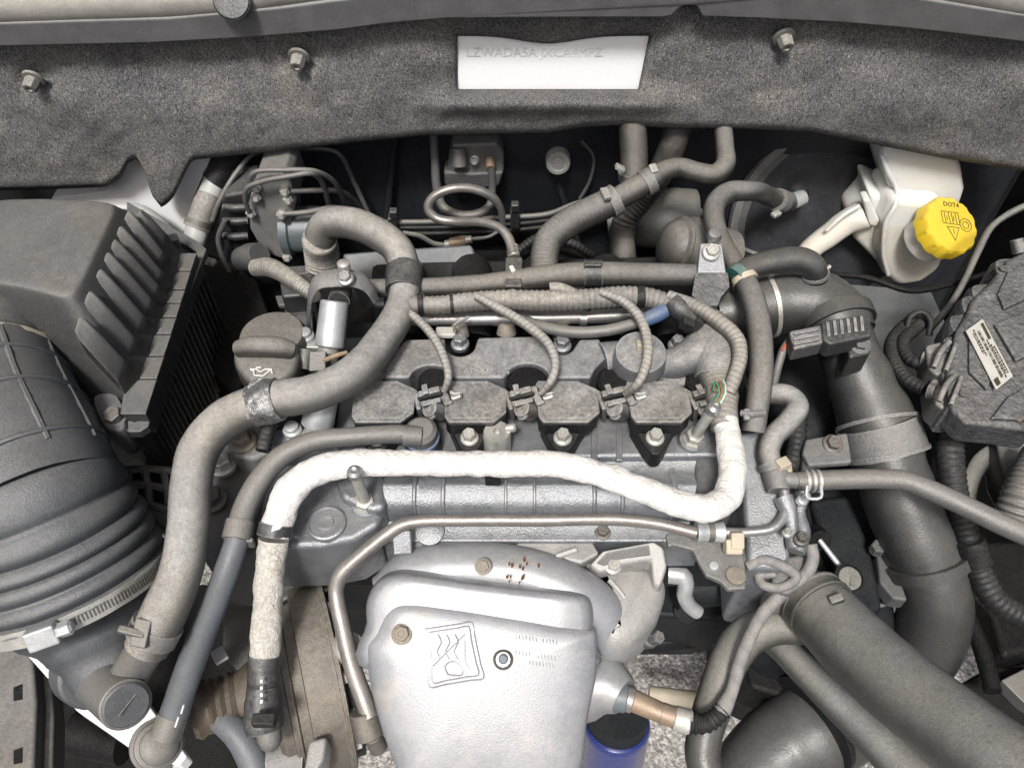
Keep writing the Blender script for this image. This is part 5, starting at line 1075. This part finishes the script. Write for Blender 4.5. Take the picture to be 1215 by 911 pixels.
bolt('cast_dark', 1020, 409, .014, 26, ps, (0, -.3, 1), h=.008)
hose('lead', 'hose_grey', [(938, 402, .012, 8), (930, 414, .006, 10), (924, 432, -.004, 10), (918, 456, -.02, 10)], ps, seg=10)
hose('red_wire', 'wire_red', [(940, 400, .014, 4), (934, 406, .012, 4), (928, 416, .008, 4)], ps, seg=6)
# ------------------------------------------------------------------ dipstick
ds = thing('gearbox_dipstick', 'round capped dipstick with a thin bright rod above the gearbox', 'dipstick', P(1007, 690, -.15))
cyl('rod', 'zinc_pale', (972, 640, -.13, 6), (1000, 676, -.14, 7), ds)
cyl('socket', 'soot', (966, 634, -.145, 26), (974, 642, -.135, 26), ds)
q, k = W(1008, 686, -.13); axd = Vector((.1, -.25, 1)).normalized()
MB().lathe(q - axd * .01, axd, [(.0135, 0), (.0145, .003), (.0145, .010), (.012, .012), (.0115, .0105), (.003, .0105)], 32).build('cap', 'dark_plastic', ds)
MB().lathe(q, axd, [(.0108, -.002), (.0108, .0012), (.009, .0016)], 28).build('cap_face', 'hose_olive', ds)
plate('cap_mark', 'hose_grey', [(1010, 679), (1017, 682), (1014, 694), (1009, 694)], -.1275, .001, ds, bevel=0)
# ------------------------------------------------------------------ radiator hoses, lower right
rh = thing('radiator_hose', 'fat grey-olive radiator hose running to the bottom right corner', 'hose', P(1100, 850, -.2))
hose('hose', 'hose_olive', [(966, 716, -.11, 76), (985, 736, -.105, 84), (1020, 772, -.09, 90), (1065, 812, -.07, 94), (1120, 855, -.05, 98), (1180, 900, -.03, 104), (1240, 945, -.015, 108)], rh, seg=40, rough=.01)
hose('neck', 'hose_olive', [(926, 672, -.13, 54), (942, 692, -.125, 60), (958, 708, -.12, 66), (970, 722, -.115, 68)], rh, seg=32)
band('clamp', 'hose_olive', (962, 710, -.113, 80), (975, 724, -.108, 84), rh, lip=.02)
block('clamp_tab', 'hose_olive', (984, 712, -.07), (1000, 706, -.065), 10, .008, rh); block('clamp_buckle', 'hose_olive', (990, 724, -.075), (1012, 728, -.075), 16, .01, rh)
tag(hose('twin_hose', 'hose_olive', [(890, 735, -.21, 34), (930, 770, -.19, 34), (960, 800, -.185, 38), (1000, 838, -.18, 44), (1045, 880, -.175, 52), (1090, 930, -.17, 60)], seg=28), 'thinner olive hose running under the fat radiator hose', 'hose')
hl = thing('lower_radiator_hose', 'olive rubber hose bending from the clamped neck down over the gravel', 'hose', P(840, 890, -.3))
hose('hose', 'hose_olive', [(950, 742, -.15, 44), (920, 742, -.15, 45), (890, 752, -.155, 47), (868, 778, -.165, 46), (854, 812, -.175, 44), (842, 850, -.185, 44)], hl, seg=28)
hose('dark_end', 'pipe_rubber', [(844, 842, -.184, 43), (836, 872, -.19, 42), (834, 900, -.2, 42), (850, 940, -.21, 42)], hl, seg=28)
tag(hose('intercooler_pipe', 'pipe_rubber', [(1010, 838, -.32, 110), (985, 855, -.32, 112), (962, 868, -.32, 112), (930, 886, -.33, 104), (900, 915, -.34, 100), (880, 960, -.35, 96)], seg=40), 'wide black intercooler pipe at the bottom above the gravel', 'pipe')
tag(hose('intercooler_joint', 'dark_plastic', [(968, 856, -.30, 120), (962, 860, -.30, 122)], seg=44, step=.05), 'thick black joint ring around the wide intercooler pipe', 'ring')
tag(hose('subframe_rod', 'beige_plastic', [(770, 822, -.6, 18), (850, 832, -.6, 20), (905, 832, -.6, 22), (932, 828, -.6, 18)]), 'pale beige rod low down between the hoses and the gravel', 'rod')
tag(plate('gearbox_mount', 'soot', [(880, 770), (930, 760), (960, 800), (940, 830), (890, 815)], -.3, .06, None, bevel=.006), 'small black mount under the olive hose', 'mount')
# ------------------------------------------------------------------ brake fluid reservoir
br_ = thing('brake_reservoir', 'translucent white brake fluid reservoir with yellow cap, upper right', 'reservoir', P(1070, 330, -.1))
up1 = [(1044, 184), (1056, 172), (1090, 174), (1136, 188), (1142, 200), (1146, 226), (1140, 244), (1118, 262), (1080, 262), (1060, 240)]
MB().prism([P(x, y, Y(.395)) for x, y in up1], (-.008, .075, .01)).build('upper_tank', 'tank_plastic', br_, bevel=.012, seg=4)
lo1 = [(1062, 236), (1120, 240), (1128, 262), (1126, 300), (1116, 322), (1094, 338), (1066, 342), (1050, 328), (1044, 300), (1050, 262)]
MB().prism([P(x, y, Y(.375)) for x, y in lo1], (-.012, .07, .008)).build('lower_tank', 'tank_plastic', br_, bevel=.012, seg=4)
sl1 = [(1030, 226), (1062, 240), (1066, 300), (1052, 326), (1034, 306), (1014, 286), (1010, 266), (1032, 244)]
MB().prism([P(x, y, Y(.40)) for x, y in sl1], (-.004, .06, .008)).build('side_tank', 'tank_plastic', br_, bevel=.010, seg=4)
hose('seam', 'tank_plastic', [(1046, 184, Y(.395), 5), (1054, 205, Y(.393), 6), (1064, 226, Y(.391), 6), (1062, 244, Y(.377), 6), (1052, 262, Y(.375), 6), (1048, 300, Y(.375), 5), (1054, 326, Y(.375), 5)], br_, seg=10)
MB().prism([P(x, y, Y(.385)) for x, y in ((1024, 238), (1032, 236), (1044, 262), (1040, 270), (1032, 268))], (0, .02, 0)).build('level_lug', 'tank_plastic', br_, bevel=.003)
hose('inlet_arm', 'tank_plastic', [(1026, 254, Y(.40), 34), (1004, 264, Y(.40), 30), (984, 279, Y(.395), 28), (966, 292, Y(.39), 26), (952, 306, Y(.385), 24)], br_)
hose('arm_rib', 'tank_plastic', [(1020, 244, Y(.39), 5), (1000, 256, Y(.385), 5), (980, 274, Y(.38), 5)], br_, seg=8)
fluid_level(P(1090, 268, Y(.375)).z)
axc = Vector((.25, -.42, .87)).normalized(); q, k = W(1130, 266, Y(.342)); rcap = 34 * k
MB().lathe(q - axc * .05, axc, [(rcap * .85, 0), (rcap * .85, .03)], 32).build('neck', 'tank_plastic', br_)
cap = MB().lathe(q, axc, [(rcap * .98, -.024), (rcap * 1.06, -.022), (rcap * 1.06, -.004), (rcap * 1.0, -.0008), (rcap * .9, 0), (.002, .0003)], 60, None, lambda kk: 1 + (.028 if kk % 5 < 3 else -.012)).build('cap', 'yellow_plastic', br_, sharp=35)
xr = Vector((1, 0, 0)); xr = (xr - axc * xr.dot(axc)).normalized(); yr = axc.cross(xr)
def on_cap(u, v): return q + xr * (u * rcap) + yr * (v * rcap) + axc * .0006
def cap_line(pts, w=.0004): 
    pl, rl = spline([(on_cap(*p_), w) for p_ in pts], .002); MB().tube(pl, rl, 6).build('cap_symbol', 'ink_dark', cap)
def seglines(pts):
    for a_, b_ in zip(pts, pts[1:]): cap_line([a_, b_])
seglines([(-.25, -.12), (.25, -.12), (.02, -.62), (-.25, -.12)]); seglines([(.01, -.2), (.01, -.38)])
for rr in (.24, .13): cap_line([(.55 + rr * math.cos(R(t)), .02 + rr * math.sin(R(t))) for t in range(0, 361, 30)])
for x_ in (-.42, -.3, -.12, 0, .16, .28): seglines([(x_, .42), (x_ + .03, .02)])
seglines([(-.42, .45), (.3, .45)]); seglines([(-.38, 0), (.3, 0)]); seglines([(-.2, .3), (-.2, .12)]); seglines([(.08, .3), (.08, .12)])
text_mesh('cap_text', 'DOT4', 'ink_dark', cap, on_cap(-.28, .66), xr, yr, .009, .0002)
# ------------------------------------------------------------------ engine control unit
ec_ = thing('control_unit', 'grey cast engine control unit with a barcode sticker at the right edge', 'control unit', P(1170, 480, -.08))
eo = [(1230, 290), (1196, 306), (1178, 330), (1152, 356), (1146, 372), (1134, 392), (1128, 420), (1122, 450), (1128, 482), (1146, 502), (1190, 506), (1230, 512)]
plate('case', 'ecu_cast', [(x, y, .02 - (y - 300) * .0001) for x, y in eo], 0, .03, ec_, bevel=.005)
for i, (x, y) in enumerate(((1150, 362), (1136, 384), (1128, 410), (1126, 445), (1130, 478), (1162, 348), (1190, 318))): pillow('lobe', 'ecu_cast', [(x - 12, y - 8), (x + 10, y - 10), (x + 14, y + 8), (x - 8, y + 10)], .012 - (y - 300) * .0001, [(0, -.03), (0, -.004), (.003, .002)], ec_, n=4)
for o_ in ([(1196, 322), (1222, 310), (1222, 352), (1192, 366), (1184, 348)], [(1180, 384), (1222, 366), (1222, 420), (1206, 428)], [(1150, 400), (1160, 394), (1180, 440), (1172, 462), (1150, 440)], [(1196, 470), (1222, 456), (1222, 498), (1176, 496)]):
    plate('raised_panel', 'ecu_cast', [(x, y, .0232 - (y - 300) * .0001) for x, y in o_], 0, .006, ec_, bevel=.0016)
for x, y in ((1188, 322), (1140, 470), (1206, 500)): bolt('bolt_dark', x, y, .018 - (y - 300) * .0001, 13, ec_, h=.005)
sk = [(1146, 392), (1166, 378), (1202, 446), (1182, 462)]
def on_st(u, v):
    a_, b_, c_, d_ = [Vector((x, y)) for x, y in sk]; t = (a_.lerp(d_, u)).lerp(b_.lerp(c_, u), v); return (t.x, t.y, .0265 - (t.y - 300) * .0001)
stk = plate('sticker', 'sticker', [(x, y, .0258 - (y - 300) * .0001) for x, y in sk], 0, .0012, ec_, bevel=.0004)
random.seed(11)
def st_bar(u0, u1, v0, v1): plate('print', 'ink_dark', [on_st(u0, v0), on_st(u1, v0), on_st(u1, v1), on_st(u0, v1)], 0, .0004, stk, bevel=0)
st_bar(.05, .32, .80, .93); st_bar(.86, .97, .12, .34)
for u in range(30): st_bar(.12 + u * .027, .12 + u * .027 + random.choice((.008, .014, .02)), .48, .60)
for v, u0, u1 in ((.33, .06, .5), (.24, .1, .45), (.68, .3, .95), (.76, .4, .9), (.86, .45, .92)):
    u = u0
    while u < u1:
        w = random.uniform(.015, .05); st_bar(u, min(u + w, u1), v, v + .05); u += w + .014
# plugs and conduits in front of the control unit
for i, (x, y, lab) in enumerate(((1112, 422, 'upper dusty plug on the control unit lead'), (1118, 462, 'lower dusty plug below the control unit'))):
    t = thing('unit_plug', lab, 'connector', P(x, y + 20, -.05), 'control unit plugs')
    plate('plug_body', 'connector', [(x - 14, y - 14), (x + 12, y - 20), (x + 20, y + 8), (x + 2, y + 24), (x - 10, y + 14)], .0 - i * .006, .03, t, bevel=.004)
    hose('lever', 'connector', [(x - 4, y + 14, .004, 7), (x + 4, y - 4, .01, 8), (x + 14, y - 16, .008, 7)], t, seg=10); hose('lever', 'connector', [(x + 10, y + 18, .004, 6), (x + 18, y - 2, .008, 6), (x + 22, y - 14, .006, 6)], t, seg=10)
    hose('collar', 'connector', [(x - 16, y + 2, -.012, 20), (x - 8, y + 4, -.01, 22)], t)
tag(hose('plug_conduit', 'conduit_black', [(1098, 462, -.02, 16), (1078, 452, -.025, 17), (1062, 432, -.03, 17), (1058, 410, -.035, 17), (1070, 392, -.04, 18), (1092, 376, -.05, 18)], corr=(.04, .005)), 'outer dark conduit curling to the control unit plugs', 'conduit')
tag(hose('plug_conduit', 'conduit_black', [(1102, 430, -.015, 15), (1086, 430, -.02, 15), (1074, 420, -.025, 15), (1072, 404, -.03, 15), (1084, 392, -.035, 15), (1098, 380, -.04, 15)], corr=(.04, .005)), 'inner dark conduit curling to the control unit plugs', 'conduit')
hr = tag(hose('conduit_ring', 'conduit_black', [(1076, 392, -.035, 8), (1080, 376, -.025, 8), (1094, 370, -.02, 8), (1104, 380, -.025, 8), (1102, 398, -.035, 8)], seg=10), 'black ring clip around the curled conduits', 'clip')
tag(hose('release_cable', 'hose_olive', [(1235, 238, -.0, 9), (1205, 250, -.01, 9), (1178, 268, -.02, 8), (1160, 300, -.03, 8), (1144, 334, -.04, 8), (1126, 364, -.05, 8), (1104, 390, -.06, 8)], seg=10), 'thin grey cable slanting down from the right edge past the reservoir', 'cable')
tag(hose('dark_cable', 'soot', [(985, 325, -.05, 7), (1030, 330, -.055, 7), (1080, 345, -.06, 7), (1140, 334, -.06, 7), (1200, 315, -.06, 7)], seg=10), 'black cable drooping below the brake fluid reservoir', 'cable')
cs_ = thing('drop_conduit', 'black corrugated conduit dropping below the control unit', 'conduit', P(1180, 720, -.2))
hose('conduit', 'conduit_black', [(1128, 500, -.06, 30), (1127, 540, -.07, 32), (1132, 580, -.085, 30), (1146, 630, -.11, 28), (1162, 678, -.135, 30), (1182, 712, -.15, 30), (1225, 738, -.16, 30)], cs_, corr=(.035, .006))
hose('wrap', 'dark_plastic', [(1150, 640, -.112, 34), (1160, 668, -.13, 36)], cs_, rough=.08)
cyl('drop_clip', 'connector', (1206, 284, .01, 14), (1210, 300, .0, 16), ec_)
tag(hose('arched_strap', 'hose_olive', [(1148, 606, -.16, 16), (1152, 572, -.15, 18), (1166, 546, -.145, 20), (1186, 534, -.14, 20), (1205, 536, -.14, 18)], flat=.4, flatdir=Vector((0, 0, 1))), 'olive arched strap in the dark below the control unit', 'strap')
tag(hose('spring_conduit', 'hose_grey', [(1235, 540, -.09, 40), (1212, 588, -.1, 42), (1200, 622, -.12, 42)], corr=(.06, .006)), 'pale ribbed conduit at the right edge', 'conduit')
tag(plate('side_bracket', 'hose_olive', [(1180, 505), (1230, 515), (1230, 560), (1205, 590), (1190, 560)], -.12, .04, None, bevel=.006), 'dusty brown bracket under the control unit', 'bracket')
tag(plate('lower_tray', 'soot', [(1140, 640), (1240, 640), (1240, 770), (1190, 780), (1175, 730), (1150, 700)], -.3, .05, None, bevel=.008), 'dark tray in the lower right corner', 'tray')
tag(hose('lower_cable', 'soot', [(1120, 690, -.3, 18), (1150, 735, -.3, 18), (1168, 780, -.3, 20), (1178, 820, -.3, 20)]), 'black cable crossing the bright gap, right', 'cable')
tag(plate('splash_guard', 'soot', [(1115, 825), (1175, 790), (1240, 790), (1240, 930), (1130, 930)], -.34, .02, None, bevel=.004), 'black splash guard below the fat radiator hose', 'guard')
# ================================================================== LEFT ENGINE END
op = thing('oil_filler_cap', 'dark brown oil filler cap with white oil can symbol', 'cap', P(318, 440, -.02))
q, k = W(318, 424, .02); axo = Vector((.0, -.45, 1)).normalized()
cp2 = pillow('cap_body', 'hose_brown', [(277, 412), (290, 402), (345, 402), (355, 416), (350, 438), (332, 452), (306, 458), (288, 446), (277, 430)], .03, [(.002, -.035), (0, -.022), (0, -.006), (.002, -.001), (.005, .001)], op, n=5)
hose('grip', 'hose_brown', [(284, 414, .034, 22), (300, 411, .040, 25), (330, 412, .040, 25), (346, 416, .034, 22)], op, seg=16)
MB().lathe(P(325, 405, .012), (0, 0, 1), [(.032, -.03), (.032, .004), (.029, .010), (.012, .012)], 40).build('skirt', 'hose_brown', op)
def oil_line(pts): hose('oil_can_symbol', 'ink_white', [(x, y, .0325, 1.8) for x, y in pts], op, seg=6, step=.002)
for ln in ([(297, 438), (301, 440), (302, 445), (312, 446), (322, 438)], [(297, 438), (304, 438), (309, 441), (315, 438), (322, 438)], [(304, 436), (310, 436)], [(322, 439), (323, 443)]): oil_line(straight(ln, 2))
for px_, lab, zz, top_, bot_ in ((0, 'upper zinc cam timing solenoid behind the oil filler cap', .03, (397, 357, .045, 33), (391, 412, .015, 35)), (1, 'lower zinc cam timing solenoid under the tan coolant hose', .0, (384, 470, .01, 36), (376, 505, -.015, 38))):
    t = thing('timing_solenoid', lab, 'solenoid', P(bot_[0], bot_[1], bot_[2] - .03), 'cam timing solenoids')
    cyl('can', 'zinc_pale', top_, bot_, t, bev=.1)
    cyl('stem', 'zinc', (bot_[0], bot_[1] - 2, bot_[2], 26), (bot_[0] - 5, bot_[1] + 28, bot_[2] - .02, 26), t)
    x, y, z = bot_[0] - 28, bot_[1] + (-10 if px_ == 0 else 8), bot_[2] - .004
    plate('ear', 'zinc', [(x - 12, y - 6), (x + 26, y - 6), (x + 26, y + 10), (x - 8, y + 10)], z, .006, t, bevel=.0015)
    MB().lathe(P(x, y, z), (0, 0, 1), [(.0085, 0), (.0085, .005), (.0062, .006), (.0062, .010), (.004, .011)], 20).build('bolt', 'zinc_pale', t)
    if px_ == 0: block('plug', 'hose_grey', (377, 416, .03), (376, 440, .022), 20, .025, t); hose('spacer', 'cast_dusty', [(361, 415, .02, 20), (358, 438, .01, 20)], t); hose('clip_wire', 'brass_brown', [(384, 428, .03, 6), (398, 422, .034, 6), (412, 418, .034, 5)], t, seg=8)
    else: plate('base', 'cast_grey', [(322, 508), (400, 505), (402, 530), (318, 532)], -.03, .05, t, bevel=.004)
sb = thing('hoop_bracket', 'grey steel hoop bracket with bolt above the upper solenoid', 'bracket', P(405, 350, .0))
hose('hoop', 'cast_dusty', [(366, 392, -.02, 10), (367, 365, .02, 12), (370, 345, .045, 16), (378, 334, .055, 22), (400, 330, .058, 24), (424, 332, .055, 22), (438, 342, .045, 16), (446, 356, .03, 12)], sb, flat=.35, flatdir=Vector((0, -.3, 1)), step=.003, seg=14)
bolt('steel', 410, 330, .064, 20, sb, (0, -.4, 1), h=.007); MB().lathe(P(408, 316, .07), (0, 0, 1), [(.004, -.014), (.004, -.004), (.006, -.002), (.006, .004), (.003, .006)], 16).build('stud', 'zinc', sb)
hose('mount', 'black_plastic', [(405, 345, .03, 26), (402, 358, .035, 26)], sb)
tag(hose('braided_conduit', 'conduit', [(303, 318, -.02, 20), (318, 317, -.01, 22), (338, 326, .0, 20), (358, 340, .01, 18), (374, 352, .015, 16)], corr=(.06, .005)), 'short grey braided conduit beside the ABS pump', 'conduit')
mp_ = thing('mount_stack', 'stack of black blocks and a bolted plate left of the solenoid', 'bracket', P(350, 390, -.1))
plate('upper_box', 'black_plastic', [(330, 326), (372, 322), (374, 348), (334, 352)], -.02, .03, mp_, bevel=.004)
plate('middle_plate', 'cast_dark', [(326, 350), (372, 348), (374, 360), (330, 362)], -.035, .006, mp_, bevel=.002)
plate('lower_box', 'black_plastic', [(336, 360), (370, 360), (372, 378), (338, 378)], -.045, .03, mp_, bevel=.004)
plate('bolt_plate', 'cast_dark', [(326, 374), (370, 372), (372, 394), (326, 396)], -.03, .008, mp_, bevel=.002)
bolt('bolt_dark', 343, 380, -.029, 17, mp_, (0, -.3, 1), h=.009)
# engine mount and ladder bracket
mo = thing('engine_mount', 'dusty cast engine mount arm with large bolts under the tan hose', 'engine mount', P(280, 600, -.15))
pillow('arm', 'cast_dark', [(270, 500), (318, 500), (330, 540), (318, 600), (300, 660), (240, 660), (236, 560), (248, 515)], -.062, [(0, -.08), (0, -.01), (.004, -.002), (.010, .001)], mo, n=4)
plate('pad', 'cast_dusty', [(272, 505), (318, 502), (322, 535), (300, 545), (274, 540)], -.035, .03, mo, bevel=.005)
bolt('bolt_brown', 288, 524, -.034, 34, mo, (0, -.1, 1), h=.014); bolt('zinc', 264, 552, -.05, 34, mo, h=.012); bolt('bolt_dark', 252, 594, -.056, 36, mo, h=.013)
hose('conduit', 'conduit_black', [(330, 488, .0, 16), (318, 510, -.008, 17), (312, 535, -.014, 18)], mo, corr=(.05, .005))
ld = thing('ladder_bracket', 'grey cast bracket with open square pockets beside the intake duct', 'bracket', P(180, 590, -.15))
lz = -.10
def rung(pts): hose('rung', 'cast_dark', [(x, y, lz, 9) for x, y in pts], ld, seg=6, step=.05)
rung([(138, 558), (170, 556), (215, 560), (245, 566)]); rung([(148, 574), (180, 576), (212, 584), (245, 592)]); rung([(158, 594), (190, 602), (240, 616)])
for x in (150, 172, 194, 216): rung([(x, 557), (x + 4, 576), (x + 6, 598)])
plate('web', 'cast_dark', [(160, 592), (245, 612), (245, 635), (200, 632), (170, 612)], -.102, .02, ld, bevel=.004)
plate('floor', 'cast_shadow', [(135, 552), (250, 552), (250, 625), (160, 610)], -.125, .02, ld, bevel=.004)
tag(plate('gap_sheet', 'soot', [(238, 296), (300, 318), (330, 400), (275, 470), (240, 430)], -.16, .05, None, bevel=.006), 'black sheet darkening the gap right of the air filter box', 'shroud')  # black filler sheet; the shade of the gap is put into its colour
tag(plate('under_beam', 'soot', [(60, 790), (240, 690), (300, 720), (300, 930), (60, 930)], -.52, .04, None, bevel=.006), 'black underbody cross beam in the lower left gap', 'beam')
for o in bpy.data.objects:
    if '_w' in o: del o['_w']
